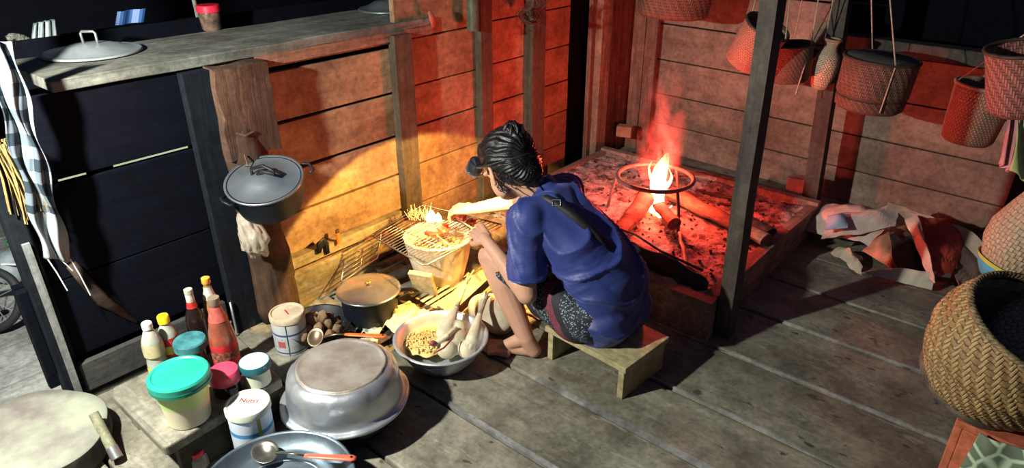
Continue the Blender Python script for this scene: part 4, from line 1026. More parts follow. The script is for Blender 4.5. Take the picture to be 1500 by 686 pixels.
# flames
fl0 = W(960, 312, HZ)
fmat = flame_mat('fire_flame', HZ, HZ+.36, 14)
fobj = thing('camp_fire', fl0, 'tall yellow and orange flame burning under the tripod ring', 'fire')
def tongue(base, h, r, lean, seed, mat):
    n = 14; pts = []; rs = []
    for i in range(n+1):
        t_ = i/n; pts.append(V(base)+V((lean[0]*t_+.022*t_*math.sin(t_*7+seed), lean[1]*t_+.02*t_*math.cos(t_*6+seed), h*t_)))
        rs.append(max(.001, r*(.5+1.5*t_)*(1-t_)**1.15*1.1))
    m = MB().tube(pts, rs, 20); m.warp(.007, 16, seed); return m.build('flame_tongue', mat, fobj, smooth=True)
tongue(fl0, .33, .040, (-.01,.01), 1, fmat); tongue(fl0+rt*.01, .44, .030, (.0,.0), 3.5, fmat); tongue(fl0-rt*.02, .27, .020, (-.01,0), 5, fmat); tongue(fl0+rt*.03, .24, .018, (.01,.0), 2.2, fmat)
tongue(fl0-up*.07+rt*.02, .12, .022, (.02,0), 7, fmat); tongue(fl0+rt*.012, .19, .036, (0,0), 8.2, fmat)
# smoke
m = MB().lathe([(0,.0),(.07,.02),(.12,.15),(.15,.32),(.14,.48),(.07,.58),(0,.6)], 24, T(fl0+V((-.02,.02,.12))))
sm = bpy.data.materials.new('fire_smoke'); sm.use_nodes = True; nt = sm.node_tree; nt.nodes.remove(nt.nodes['Principled BSDF'])
pv = N(nt, 'ShaderNodeVolumePrincipled'); pv.inputs['Color'].default_value = (.9,.8,.75,1); pv.inputs['Anisotropy'].default_value = .2
n = noise_(nt, coord(nt, (1,1,.6)), 11, 4, .6, 1.2)
vt = N(nt, 'ShaderNodeVectorMath', operation='DISTANCE'); nt.links.new(coord(nt, (1,1,.30)), vt.inputs[0]); vt.inputs[1].default_value = (fl0.x-.02, fl0.y+.02, (fl0.z+.36)*.30)
fall = math_(nt, 'MAXIMUM', math_(nt, 'SUBTRACT', 1, math_(nt, 'DIVIDE', vt.outputs['Value'], .12)), 0)
nt.links.new(math_(nt, 'MULTIPLY', ramp(nt, n, [(.45,(0,)*3),(.7,(1,)*3)]), math_(nt, 'MULTIPLY', fall, 9.0)), pv.inputs['Density'])
nt.links.new(pv.outputs[0], nt.nodes['Material Output'].inputs['Volume'])
tag(m.build('smoke', sm, None, smooth=True), 'thin reddish smoke rising above the fire', 'smoke', kind='stuff')
#PART2

# ------------------------------------------------------------------ hanging baskets
def basket(c, r, h, name, label, mat, tiltxy=(0,0), prof=None, strings=(), lid=None, rim=rimdk, inner=True, scale=1):
    c = V(c); t = thing(name, V((c.x, c.y, c.z-h/2)), label, 'basket', None)
    M = Matrix.Translation(c) @ Euler((tiltxy[0], tiltxy[1], 0)).to_matrix().to_4x4()
    prof = prof or [(0,-h/2),(r*.80,-h/2),(r*.86,-h*.47),(r*.88,-h*.3),(r*.94,0),(r*.98,h*.3),(r,h*.5)]
    fine = []
    for (a, b_) in zip(prof[:-1], prof[1:]):
        for i in range(4): fine.append((a[0]+(b_[0]-a[0])*i/4, a[1]+(b_[1]-a[1])*i/4))
    fine.append(prof[-1])
    def wobble(p_, a, j): k = 1+.02*math.sin(a*2+1)+.008*math.sin(a*9); return V((p_.x*k, p_.y*k, p_.z))
    MB().lathe(fine, 72, M, wobble, uv=True).build('basket_body', mat, t, smooth=True, solid=.004)
    rt_ = prof[-1]
    MB().tube([M @ wobble(V((rt_[0]*math.cos(a), rt_[0]*math.sin(a), rt_[1])), a, 0) for a in [k*2*PI/48 for k in range(48)]], .007, 8, closed=True).build('rim', rim, t, smooth=True)
    if lid: MB().lathe([(0,rt_[1]+.006),(rt_[0]*.96,rt_[1]+.004),(rt_[0]*.99,rt_[1]-.006)], 48, M, wobble).build('lid', lid, t, smooth=True)
    for s in strings:
        a = M @ V((rt_[0]*math.cos(s[0]), rt_[0]*math.sin(s[0]), rt_[1])); b_ = V(s[1])
        pts = [a, b_] if len(s) < 3 else [M @ V(s[2]), a, b_]
        MB().tube(pts, .0028, 6).build('string', ropem, t)
    return t
def up_of(px, py, depthp): # a point straight above
    return None
pole = MB().tube([(.6,3.42,1.52), (3.1,3.10,1.52)], .022, 10); tag(pole.build('hanging_pole', bamboom, None, smooth='auto'), 'bamboo pole under the roof carrying the hanging baskets', 'pole')
def poleat(x): return V((x, 3.42-(x-.6)*.128, 1.50))
darkgrey = plain('dusty_dark_lid', (.085,.08,.07), .85, 0, .2, 12, .4, 60)
c = WY(1281, 122, 3.36)
basket(c, .150, .225, 'lidded_basket', 'big round dark lidded basket hanging right of the far hearth post', basketdk, (.0,.05), [(0,-.112),(.125,-.112),(.138,-.10),(.142,-.06),(.136,-.055),(.146,-.04),(.148,.05),(.150,.112)],
       ((math.radians(-55), poleat(1.45), (.08,-.125,-.09)), (math.radians(120), poleat(1.40))), lid=darkgrey, rim=basketdk)
m = MB()
c2 = WY(1430, 166, 3.28)
basket(c2, .115, .235, 'tall_basket', 'brown basket hanging against the wall, lowest of those at the right', basketmd, (.0,.06),
       [(0,-.117),(.082,-.117),(.092,-.105),(.098,-.04),(.102,.03),(.108,.117)], ((math.radians(200), c2+V((.22,-.1,.5))), (math.radians(20), c2+V((.25,-.1,.5)))), rim=plain('tan_rim', (.35,.24,.16), .7))
c3 = WY(1500, 118, 3.00)
basket(c3, .125, .23, 'tall_basket', 'reddish woven basket hanging cut off by the right edge of the picture', weave('red_brown_weave', (.26,.10,.08), (.42,.18,.14), 80, 30, 4, .7, (.08,.03,.02), .4), (.12,-.15),
       [(0,-.115),(.085,-.115),(.098,-.10),(.108,-.03),(.115,.05),(.125,.115)], ((math.radians(90), poleat(2.4)), (math.radians(200), c2+V((.02,0,.14)))))
c4 = WY(1106, 66, 3.12)
basket(c4, .10, .20, 'tilted_basket', 'grey brown basket tipped sideways, partly behind the near hearth post', basketmd, (.10,.50), None, ((math.radians(170), poleat(1.0)), (math.radians(0), poleat(1.1))))
c5 = WY(1158, 92, 3.36)
basket(c5, .095, .17, 'round_basket', 'dark red basket hanging just right of the near hearth post', basketdk, (.06,-.10), None,
       ((math.radians(-10), poleat(1.25), (.06,-.08,-.13)), (math.radians(180), poleat(1.15))), lid=None)
c6 = WY(1178, 98, 3.72)
basket(c6, .085, .15, 'round_basket', 'low red basket hanging behind the gap between the two hearth posts', plain('red_smoked_basket', (.25,.09,.07), .6, 0, .3, 20, .6, 60), (.05,.1), None,
       ((math.radians(0), poleat(1.4)), (math.radians(180), poleat(1.2))))
c7 = WY(1210, 94, 3.46)
basket(c7, .04, .22, 'gourd_basket', 'slim pale gourd shaped basket hanging beside the far hearth post', weave('pale_fine_weave', (.62,.47,.33), (.74,.57,.40), 50, 40, 2, .7, (.25,.15,.1), .3), (.0,.08),
       [(0,-.115),(.034,-.115),(.040,-.10),(.052,-.04),(.056,.0),(.048,.04),(.032,.065),(.027,.085),(.036,.115)], ((math.radians(180), poleat(1.33)),), rim=MATS['tan_rim'])
# big hanging pannier at top above the fire
c8 = WY(992, -30, 3.45)
basket(c8, .20, .36, 'pack_basket', 'big dark basket hanging above the fire, its bottom at the top of the picture', basketdk, (.0,.04),
       [(0,-.18),(.165,-.18),(.18,-.17),(.19,-.05),(.195,.05),(.20,.18)], ((0, c8+V((.1,0,.6))), (PI, c8+V((-.1,0,.6)))))

# ------------------------------------------------------------------ paper sacks on the floor at the right
def rough(fn, amp, f):
    def g(u, v):
        p = fn(u, v); n = noise.noise_vector(V(p)*f); n2 = noise.noise_vector(V(p)*f*2.6)
        return p+V((n.x, n.y, n.z))*amp+V((n2.x, n2.y, n2.z))*amp*.4
    return g
def facet(m, ratio=.5):
    for f in m.bm.faces: f.smooth = False
    return m
sc0 = W(1345, 395, .0)
sk = thing('paper_sack', (sc0.x, sc0.y, 0), 'large open crumpled brown paper sack with orange red lining lying on the floor', 'sack')
def sackwall(sx, sy, z0, z1, a0, a1, lean=0, k=1.0):
    def fn(u, v):
        a = a0+(a1-a0)*u; b_ = math.sin(v*PI*.5)
        r = 1+.12*b_-.10*v
        cd = V((.42,-.9,0)); hk = .62-.55*(math.cos(a)*cd.x+math.sin(a)*cd.y)
        return V((sc0.x+sx*math.cos(a)*r+lean*v, sc0.y+sy*math.sin(a)*r, z0+(z1-z0)*v*hk*(1+.15*math.sin(a*3))))
    return fn
xd, yd = .25, .17
MB().grid(rough(sackwall(.25,.17,.002,.20, -.75, 2.5), .03, 7), 40, 10).build('outer_body', paperm, sk, solid=.003)
def fold(pts, nu=18, nv=18, amp=.02, f=10):
    A_, B_, C_, D_ = [V(p) for p in pts]
    return MB().grid(rough(lambda u, v: A_.lerp(B_, u).lerp(D_.lerp(C_, u), v)+V((0,0,.03*math.sin(u*PI)*math.sin(v*PI))), amp, f), nu, nv)
fold([W(1262,368,.07), W(1318,405,.02), W(1330,330,.16), W(1292,335,.20)]).build('lining_left', paperin, sk, solid=.003)
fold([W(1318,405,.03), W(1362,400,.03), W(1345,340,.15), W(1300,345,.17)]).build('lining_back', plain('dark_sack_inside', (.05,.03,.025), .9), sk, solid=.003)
fold([W(1360,410,.05), W(1372,415,.08), W(1345,315,.24), W(1328,322,.22)], 8, 24, .012).build('turned_edge', plain('pale_paper_edge', (.62,.46,.36), .85, 0, .1, 9), sk, solid=.003)
fold([W(1368,412,.06), W(1425,385,.05), W(1398,322,.20), W(1345,318,.22)]).build('red_flap', paperred, sk, solid=.003)
fold([W(1262,400,.03), W(1365,425,.015), W(1372,398,.09), W(1285,395,.07)], 24, 8, .010).build('front_lip', plain('pale_paper_lip', (.56,.52,.42), .85, 0, .1, 9), sk, solid=.003)
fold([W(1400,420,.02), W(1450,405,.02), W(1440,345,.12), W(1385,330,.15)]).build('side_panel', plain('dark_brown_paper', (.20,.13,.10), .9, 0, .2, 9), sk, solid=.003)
s2 = W(1262, 345, 0)
s2t = thing('paper_sack', (s2.x, s2.y, 0), 'pale pinkish paper sack folded flat behind the open one, next to the far hearth post', 'sack')
def fn(u, v):
    x = (u-.5)*2; y = (v-.5)*2; c = W(1255, 338, .07)
    return c+V((x*.23, 0, 0))+V((-.01, y*.14, 0))+V((0,0,.17*math.sqrt(max(0,1-x*x*.9))*math.sqrt(max(0,1-y*y*.9))-.05))
MB().grid(rough(fn, .022, 8), 40, 24).build('body', plain('pinkish_paper', (.52,.42,.35), .85, 0, .12, 9, .4, 30), s2t, solid=.003)
fold([W(1203,352,.10), W(1312,332,.16), W(1318,300,.21), W(1215,318,.16)], 24, 8, .012).build('fold_over', plain('pale_fold', (.60,.52,.44), .85, 0, .1, 9), s2t, solid=.003)
fold([W(1208,338,.155), W(1242,334,.17), W(1238,313,.20), W(1212,316,.18)], 8, 8, .006).build('printed_patch', bluetag, s2t, solid=.002)
fold([W(1280,340,.12), W(1298,345,.11), W(1302,315,.16), W(1288,320,.15)], 8, 8, .006).build('printed_patch', bluetag, s2t, solid=.002)
m = fold([W(1218,372,.02), W(1260,402,.01), W(1262,372,.05), W(1232,362,.06)], 14, 10, .02, 16)
tag(m.build('paper_scrap', paperm, None, solid=.003), 'torn pale paper scrap on the floor left of the open sack', 'paper')
m = fold([W(1432,385,.03), W(1462,412,.02), W(1450,360,.10), W(1428,352,.11)], 12, 10, .014, 14)
tag(m.build('paper_scrap', plain('greenish_paper', (.42,.44,.34), .85, 0, .1, 9), None, solid=.003), 'greenish grey paper scrap right of the open sack', 'paper')

# ------------------------------------------------------------------ right foreground
tz = .40
rimc = WD(1522, 482, 1.66); bn_ = (rt*.14+up*.66-fw*.70).normalized(); bcn = rimc-bn_*.12
fr_ = .168
ft = thing('harvest_basket', V((bcn.x, bcn.y, bcn.z-.12)), 'large golden woven basket with open mouth in the right foreground', 'basket')
MF = lookz(bcn, bn_)
hh = .125
pf = [(0,-hh),(fr_*.70,-hh),(fr_*.84,-hh*.96),(fr_*.95,-hh*.7),(fr_*1.03,-hh*.45),(fr_*1.04,-hh*.2),(fr_*1.12,-.05*hh),(fr_*1.14,hh*.3),(fr_*1.08,hh*.7),(fr_*.99,hh)]
fine = []
for (a, b_) in zip(pf[1:-1], pf[2:]):
    for i in range(11): fine.append((a[0]+(b_[0]-a[0])*i/11, a[1]+(b_[1]-a[1])*i/11))
fine.append(pf[-1])
NU = 256
def twf(p_, a, j):
    k = int(round(a/(2*PI)*NU)); q = (k//2 + j//2) % 4
    h_ = .0016 if q < 2 else -.0006
    if k % 2 == 0: h_ -= .0007
    s = 1+h_/fr_*1.4; sq = 1+.03*math.cos(4*a)*(1 if j < 25 else .3)
    s *= 1+.012*noise.noise(V((math.cos(a)*5, math.sin(a)*5, p_.z*40)))
    return V((p_.x*s*sq, p_.y*s*sq, p_.z))
MB().lathe(fine, NU, MF, twf, uv=True).build('woven_wall', basketbig, ft, smooth=True, solid=.004)
MB().lathe([(0,-hh*.9),(fr_*.6,-hh*.9)], 64, MF, uv=True).build('bottom', basketin, ft, smooth=True, solid=.004)
# inner fabric of wide strips
MB().lathe([(fr_*.55,-hh*.9),(fr_*.88,-hh*.6),(fr_*.98,0),(fr_*.96,hh*.9)], 64, MF, uv=True).build('inner_wall', basketin, ft, smooth=True)
m = MB()
for kk in range(3):
    m.tube([MF @ V(((fr_*.985+.004*math.cos(a*30+kk*2.1))*math.cos(a), (fr_*.985+.004*math.cos(a*30+kk*2.1))*math.sin(a), hh+.003+.004*math.sin(a*30+kk*2.1))) for a in [k*2*PI/180 for k in range(180)]], .0062, 6, closed=True)
m.build('plaited_rim', plain('plaited_rim_cane', (.25,.17,.08), .6, 0, .4, 90, .6, 120), ft, smooth=True)
m = MB().tube([MF @ V((fr_*.80*math.cos(a), fr_*.80*math.sin(a), -hh*1.0)) for a in [k*2*PI/80 for k in range(80)]], .011, 8, closed=True, flat=1.6)
m.build('foot_hoop', plain('foot_hoop_wood', (.14,.11,.08), .7, 0, .3, 20), ft, smooth=True)
d0 = math.atan2((CAM-bcn).y, (CAM-bcn).x)
def onb(da, z, r=1.02): a = d0+da; return MF @ V((fr_*r*math.cos(a), fr_*r*math.sin(a), z))
m = MB().tube([onb(-.35, hh*.75, 1.05), onb(-.5, hh*.2, 1.0), onb(-.62, -hh*.2, .97)], .0022, 6); m.tube([onb(-.35, hh*.75, 1.05), onb(-.1, hh*1.5, .3), onb(.8, hh*2.2, .2)], .0018, 6); m.build('cord', rimdk, ft)
m = MB().ball(onb(-.33, hh*.75, 1.03), .010, 2, nz=.5); m.build('knot', rimdk, ft, smooth=True)
bc_ = MF @ V((0,0,hh*.62))+rt*.045+up*.01
MM = lookz(bc_, (bn_+rt*-.55).normalized(), (.6,.7,.2))
mm = MB().lathe([(0,.012),(.05,.010),(.09,.004),(.115,-.004)], 48, MM, uv=True)
m2, nt, b = newmat('wide_strip_plait'); v_ = coord(nt, (1,1,1), 'world', (.4,.3,.6))
br = N(nt, 'ShaderNodeTexBrick', i_Scale=9.0); br.inputs['Color1'].default_value = (.42,.33,.21,1); br.inputs['Color2'].default_value = (.30,.23,.14,1); br.inputs['Mortar'].default_value = (.03,.02,.015,1); br.inputs['Mortar Size'].default_value = .035; br.inputs['Brick Width'].default_value = .5; br.inputs['Row Height'].default_value = .2
nt.links.new(v_, br.inputs['Vector']); nt.links.new(br.outputs['Color'], b.inputs['Base Color']); b.inputs['Roughness'].default_value = .7; bump(nt, b, br.outputs['Fac'], -.8, .004)
tag(mm.build('plaited_mat', basketin, None, smooth=True, solid=.004), 'pale mat of wide plaited strips lying inside the large woven basket', 'mat')
# lower stand: orange board and leaf cloth
st = W(1445, 660, .0)
bb_ = bcn.z-.165
def P(px, py): return WD(px, py, 1.72)
a = P(1408, 612); 
stn = thing('orange_crate', (bcn.x, bcn.y, 0), 'orange painted crate under the large woven basket', 'crate')
d = (bcn-CAM); d.z = 0; d.normalize(); s = V((d.y, -d.x, 0))
cc = W(1404, 618, bb_); cc.z = 0; cc = cc+s*.11+d*.11
Rm = Matrix((s, d, V((0,0,1)))).transposed() @ Matrix.Rotation(-.06, 3, 'Z')
m = MB().box(cc+V((0,0,bb_-.012)), (.22,.22,.02), Rm)
MB().box(cc+Rm@V((0,-.101,0))+V((0,0,(bb_-.022)/2)), (.18,.018,bb_-.024), Rm).build('front', orangebox, stn, bevel=.003)
m.build('top', orangebox, stn, bevel=.003)
for i in (-1, 1):
    MB().box(cc+Rm@V((i*.10, 0, 0))+V((0,0,(bb_-.022)/2)), (.02,.22,bb_-.022), Rm).build('side', orangebox, stn, bevel=.003)
m, nt, b = newmat('leaf_print_cloth'); v_ = coord(nt, (1,1,1), 'obj'); vo = N(nt, 'ShaderNodeTexVoronoi', i_Scale=16.0); vo.feature = 'DISTANCE_TO_EDGE'; nt.links.new(v_, vo.inputs['Vector'])
nt.links.new(ramp(nt, vo.outputs['Distance'], [(.03,(.42,.52,.36)),(.10,(.10,.14,.09)),(.4,(.15,.18,.12))]), b.inputs['Base Color']); b.inputs['Roughness'].default_value = .85
leafcloth = m
w0 = cc+Rm@V((-.10,-.125,0))
def f(u, v): return cc+Rm@V((-.052+u*.16-.03*v, -.128-.008*math.sin(u*9), 0))+V((0,0,(bb_+.004)*(1-v*.97)))
tag(MB().grid(f, 24, 20).build('leaf_print_cloth', leafcloth, None, smooth=True, solid=.003), 'grey green leaf print cloth hanging down under the large woven basket', 'cloth')
# tall tan basket behind
c9 = WD(1512, 345, 2.25)
t9 = basket(c9, .115, .34, 'tall_basket', 'tall tan woven basket standing behind the large basket at the right edge', baskettan, (-.1,.25),
       [(0,-.17),(.06,-.17),(.075,-.15),(.115,-.06),(.12,.0),(.10,.08),(.075,.17)], (), rim=MATS['tan_rim'])
M9 = Matrix.Translation(c9) @ Euler((-.1, .25, 0)).to_matrix().to_4x4()
MB().lathe([(.062,-.172),(.080,-.150),(.092,-.125)], 48, M9, lambda p_, a, j: p_*1.04).build('blue_base_band', plain('blue_band', (.10,.38,.55), .6), t9, smooth=True)
MB().lathe([(.090,-.128),(.100,-.110)], 48, M9, lambda p_, a, j: p_*1.04).build('yellow_base_band', plain('yellow_band', (.62,.60,.10), .6), t9, smooth=True)
stt = V((c9.x, c9.y, 0)); zb = c9.z-.175
so = thing('wooden_stand', stt, 'small wooden stand holding the tall tan basket at the right edge', 'stand')
MB().lathe([(0,0),(.10,0),(.10,.02),(0,.02)], 24, T((stt.x, stt.y, zb-.02))).build('top', postm, so, smooth='auto')
MB().tube([(stt.x, stt.y, 0), (stt.x, stt.y, zb-.02)], .03, 12).build('leg', postm, so, smooth='auto')
# cloths above it
A_, B_, C_, D_ = WD(1463, 240, 2.66), WD(1480, 252, 2.66), WD(1512, 150, 2.70), WD(1480, 155, 2.70)
def f(u, v):
    p = A_.lerp(B_, u).lerp(D_.lerp(C_, u), v); return p+fw*(-.02*math.sin(u*12+v*3))
tag(MB().grid(f, 24, 24).build('pink_cloth', pinkcl, None, smooth=True, solid=.004), 'pink cloth draped down at the right edge above the tall basket', 'cloth')
A_, B_, C_, D_ = WD(1478, 250, 2.62), WD(1520, 275, 2.62), WD(1530, 160, 2.68), WD(1494, 160, 2.68)
tag(MB().grid(lambda u, v: A_.lerp(B_, u).lerp(D_.lerp(C_, u), v)+fw*(-.015*math.sin(u*8+v*4)), 20, 20).build('green_cloth', limecl, None, smooth=True, solid=.004), 'pale yellow green cloth below the pink one at the right edge', 'cloth')

# ------------------------------------------------------------------ stool
SZ = .14
sA, sB, sC = W(917,541,SZ), W(981,494,SZ), W(798,478,SZ)
sA = V((sA.x, sA.y, 0)); sB = V((sB.x, sB.y, 0)); sC = V((sC.x, sC.y, 0)); sD = sC+(sB-sA)
stl = thing('low_stool', (sA+sB+sC+sD)/4, 'low pale wooden stool the woman sits on', 'stool')
MB().prism([(p.x, p.y) for p in (sA, sB, sD, sC)], .022, T((0,0,SZ-.022))).build('seat', stoolm, stl, bevel=.003)
dx = (sC-sA).normalized()
for e, k in ((0, 1), (1, -1)):
    p_, q_ = (sA, sB) if e == 0 else (sC, sD)
    i_ = dx*(.012*k*(1)) ; i2 = dx*(.034*(1 if e == 0 else -1)); a1_, a2_ = p_+i2*.3, q_+i2*.3; b1, b2 = p_+i2, q_+i2
    y = (q_-p_).normalized()*.008
    m = MB().prism([(v.x, v.y) for v in (a1_+y, a2_-y, b2-y, b1+y)], SZ-.022); m.build('leg_board', stoolm, stl, bevel=.002)

# ------------------------------------------------------------------ bag beside the hearth
c = W(958, 372, .21)
bgt = thing('shoulder_bag', V((c.x, c.y, .17)), 'black shoulder bag leaning on the near hearth edge behind the woman', 'bag')
a, b_ = W(885, 330, .25), W(1028, 398, .19)
m = MB()
for i in range(25):
    p_ = a.lerp(b_, i/24); m.ball(p_+V((0,-.02,-.040)), (.045,.035,.040+.006*math.sin(i*.5)), 3)
bgm = remesh(m, .005, 25); bgm.warp(.010, 7); bgm.build('body', bagm, bgt, smooth=True)
MB().tube([a+V((0,-.01,.01)), a.lerp(b_, .3)+V((.0,.025,.01)), a.lerp(b_, .6)+V((0,.0,.004)), b_+V((0,.01,0))], .008, 8, flat=.5).build('piping', bagm, bgt, smooth=True)
m = MB().box(W(921, 357, .235), (.018,.006,.014), (0,0,.5)); m.build('buckle', alu, bgt)

# ------------------------------------------------------------------ the woman
pelv = V((1.19, 1.795, .245)); 
neck = V((.975, 1.745, .625)); headc = V((.835, 1.695, .702))
shL, shR = V((.985, 1.605, .575)), V((.945, 1.895, .565))
elL, wrL = W(772, 432, .315), W(714, 354, .43)
elR, wrR = V((.745, 1.93, .47)), V((.545, 1.815, .405))
hipL, hipR = V((1.17, 1.70, .225)), V((1.17, 1.89, .225))
knL, anL = V((.800, 1.640, .350)), V((.985, 1.622, .075))
knR, anR = V((.83, 1.90, .40)), V((.95, 1.86, .075))
wm = thing('person', V((1.05, 1.75, 0)), 'person in navy t-shirt and patterned skirt squatting on a low stool, hands over the grill', 'person')
fwdv = V((-.78, .10, -.50)); HM = axes(fwdv, (0,0,1)); upH = HM @ V((0,0,1))
HS = 1.12
def hp(x, y, z): return headc + HM @ V((x, y, z))*HS      # x forward, y to the woman's left, z up
def hball(mb, c, r_, sub=3, rot=None): mb.ball(c, tuple(x*HS for x in r_), sub, rot)
body = MB()
body.caps(neck-V((.0,0,.04)), hp(-.02,0,-.055), .052, .046)
# skull and face
hball(body, hp(-.008,0,.018), (.090,.073,.086), 4, HM); hball(body, hp(.030,0,-.045), (.056,.054,.060), 4, HM)
hball(body, hp(.050,0,-.083), (.026,.030,.020), 3, HM); hball(body, hp(.018,.045,-.055), (.034,.018,.036), 3, HM); hball(body, hp(.018,-.045,-.055), (.034,.018,.036), 3, HM)
body.tube([hp(.082,0,.005), hp(.098,0,-.022), hp(.088,0,-.032)], [.006,.012,.010], 10)
hball(body, hp(.082,0,-.055), (.008,.022,.010), 2, HM); hball(body, hp(.066,.032,.0), (.012,.022,.010), 2, HM); hball(body, hp(.066,-.032,.0), (.012,.022,.010), 2, HM)
for s in (-1, 1):
    e = hp(-.006, s*.078, -.022); body.tube([e+HM@V((0,0,.034)), e+HM@V((-.016,s*.009,.022)), e+HM@V((-.017,s*.011,.0)), e+HM@V((-.006,s*.004,-.025)), e+HM@V((.003,0,-.029))], [.006,.0065,.006,.007,.005], 10)
    body.ball(e, (.012,.006,.022), 2, HM)
# torso under the shirt
body.caps(pelv, (pelv+neck)/2+V((.02,0,-.01)), .10, .085); body.caps((pelv+neck)/2, neck-V((-.02,0,.06)), .09, .075)
body.caps(neck-V((0,0,.04)), shL+V((0,.03,-.01)), .04, .035); body.caps(neck-V((0,0,.04)), shR-V((0,.03,.01)), .04, .035)
# arms
def arm(sh, el, wr):
    body.caps(sh, el, .040, .034); body.caps(el, el.lerp(wr, .3), .035, .034); body.caps(el.lerp(wr, .3), wr, .034, .0225)
arm(shL, elL, wrL); arm(shR, elR, wrR)
def hand(wr, d, n, curl, side, ln=.072, thumb=1.0, spread=.2, pinch=None):
    """wr wrist, d direction of the hand, n back-of-hand normal, side +1/-1 thumb side"""
    d = V(d).normalized(); n = V(n); n = (n-d*n.dot(d)).normalized(); w = d.cross(n)*side   # w points to thumb side
    pc = wr+d*.045
    body.caps(wr, wr+d*.02, .0225, .022)
    for k in range(4):
        o = (k-1.5)*.0165
        body.caps(wr+d*.018-w*o*.6, wr+d*ln-w*o, .014, .0105, 10)
    for k in range(4):                      # index nearest the thumb
        o = (1.5-k)*.0170; L = (.036,.041,.038,.030)[k]
        b0 = wr+d*ln+w*o; dd = (d+w*(o*spread*8)).normalized(); a = 0; p = b0
        for j, (f_, c_) in enumerate(zip((1, .68, .55), (.8, 1.1, .7))):
            a += curl*c_*(1-.08*k*0); q = p+(dd*math.cos(a)-n*math.sin(a))*L*f_
            body.caps(p, q, .0092-.0008*j, .0086-.0009*j, 10); p = q
    t0 = wr+d*.022+w*.018; t1 = t0+(d*.55+w*.65-n*.25).normalized()*.034; t2 = t1+(d*.85+w*.10-n*.45).normalized()*.030; t3 = t2+(d*.8-w*.25-n*.5).normalized()*.024
    body.caps(t0, t1, .015, .011, 10); body.caps(t1, t2, .0108, .0095, 10); body.caps(t2, t3, .0095, .008, 10)
hand(wrL, (-.85,.25,.18), (.15,-.65,.75), .62, -1)
hand(wrR, (-.85,-.30,-.12), (.1,-.2,.95), .60, 1)
# legs
def leg(hi, kn, an):
    body.caps(hi, kn, .070, .050); body.caps(kn, kn.lerp(an, .35), .050, .050); body.caps(kn.lerp(an,.35), an, .050, .031)
leg(hipL, knL, anL); leg(hipR, knR, anR)
def foot(an, d):
    d = V(d).normalized(); w = V((-d.y, d.x, 0))
    heel = V((an.x, an.y, .028))-d*.028
    body.caps(an, heel, .031, .028); body.caps(an+d*.01, V((an.x, an.y, .024))+d*.095, .029, .019); body.caps(heel, V((an.x, an.y, .020))+d*.10, .025, .018)
    for k in range(5):
        o = (k-2)*.0165; b0 = V((an.x, an.y, .018))+d*.103+w*o*.95; L = (.034,.036,.036,.034,.030)[k] if True else 0
        big = k == 0; r = .0125 if big else .0085
        body.caps(b0-d*.035, b0, .014, .011, 10)
        body.caps(b0, b0+d*(.052-.005*k)+w*o*.15+V((0,0,-.006)), r+.001, r, 10)
foot(anL, (-.86,-.45,0)); foot(anR, (-.95,.12,0))
bd = remesh(body, .0036, 3)
bo = bd.build('body', skinm, wm, smooth=True)
# nails
# shirt
spine = [pelv+V((.035,0,-.02)), pelv+V((.03,-.005,.09)), (pelv+neck)/2+V((.045,-.01,.02)), neck+V((.045,-.005,-.08)), neck+V((.01,0,-.04))]
sb_ = MB()
for i in range(len(spine)-1):
    for j in range(6):
        t_ = j/6; p_ = spine[i].lerp(spine[i+1], t_); k = (i+t_)/(len(spine)-1)
        wy = .150+.012*math.sin(k*PI)-.02*k; wx = .118+.006*math.sin(k*PI)-.035*k
        sb_.ball(p_, (wx, wy, .075), 3, Matrix.Rotation(-.5, 3, 'Y'))
sb_.caps(neck+V((.015,0,-.035)), shL+V((.012,.02,-.005)), .058, .060); sb_.caps(neck+V((.015,0,-.035)), shR+V((.012,-.02,-.005)), .058, .060)
sb_.caps(neck+V((0,0,-.03)), neck+V((-.02,-.005,.0)), .062, .056)
slL = shL.lerp(elL, .70); sb_.caps(shL+V((.008,.005,0)), shL.lerp(elL, .5), .062, .060); sb_.caps(shL.lerp(elL, .5), slL+V((.006,.0,.0)), .060, .060)
slR = shR.lerp(elR, .55); sb_.caps(shR, slR, .060, .058)
sb_.caps(pelv+V((.05,-.06,-.03)), pelv+V((.045,.06,-.03)), .10, .10)
fd = V((.30,-.55,.78)).normalized()
def folds(p):
    q = p-pelv
    s = q.dot(fd)*42+3.0*noise.noise(p*5)+q.x*8
    r = 1-abs(math.sin(s)); r = r**2.2
    m_ = .5+.5*noise.noise(p*5+V((3,1,0)))
    k = max(0, min(1, (q.x+.16)/.16))     # mostly on the back
    r2 = (1-abs(math.sin(s*2.1+4*noise.noise(p*9))))**2
    return r*.016*(.35+m_)+r2*.0045*noise.noise(p*8+V((5,5,5)))*2+.003*noise.noise(p*18)
sm_ = remesh(sb_, .006, 14, .5, folds)
# open the neck, the sleeves and the hem
def cut(mb, co_, no, side=True):
    bmesh.ops.bisect_plane(mb.bm, geom=mb.bm.verts[:]+mb.bm.edges[:]+mb.bm.faces[:], plane_co=co_, plane_no=no, clear_outer=True)
def cutlocal(mb, co_, no, rad):
    kill = [f for f in mb.bm.faces if (f.calc_center_median()-co_).dot(no) > 0 and (f.calc_center_median()-co_).length < rad]
    bmesh.ops.delete(mb.bm, geom=kill, context='FACES')
dL = (elL-shL).normalized(); cutlocal(sm_, slL+dL*.022, dL, .085)
dR = (elR-shR).normalized(); cutlocal(sm_, slR+dR*.02, dR, .085)
cutlocal(sm_, neck+V((-.03,-.004,.012)), (headc-neck).normalized(), .09)
sh_o = sm_.build('t_shirt', shirtm, wm, smooth=True, solid=.003)
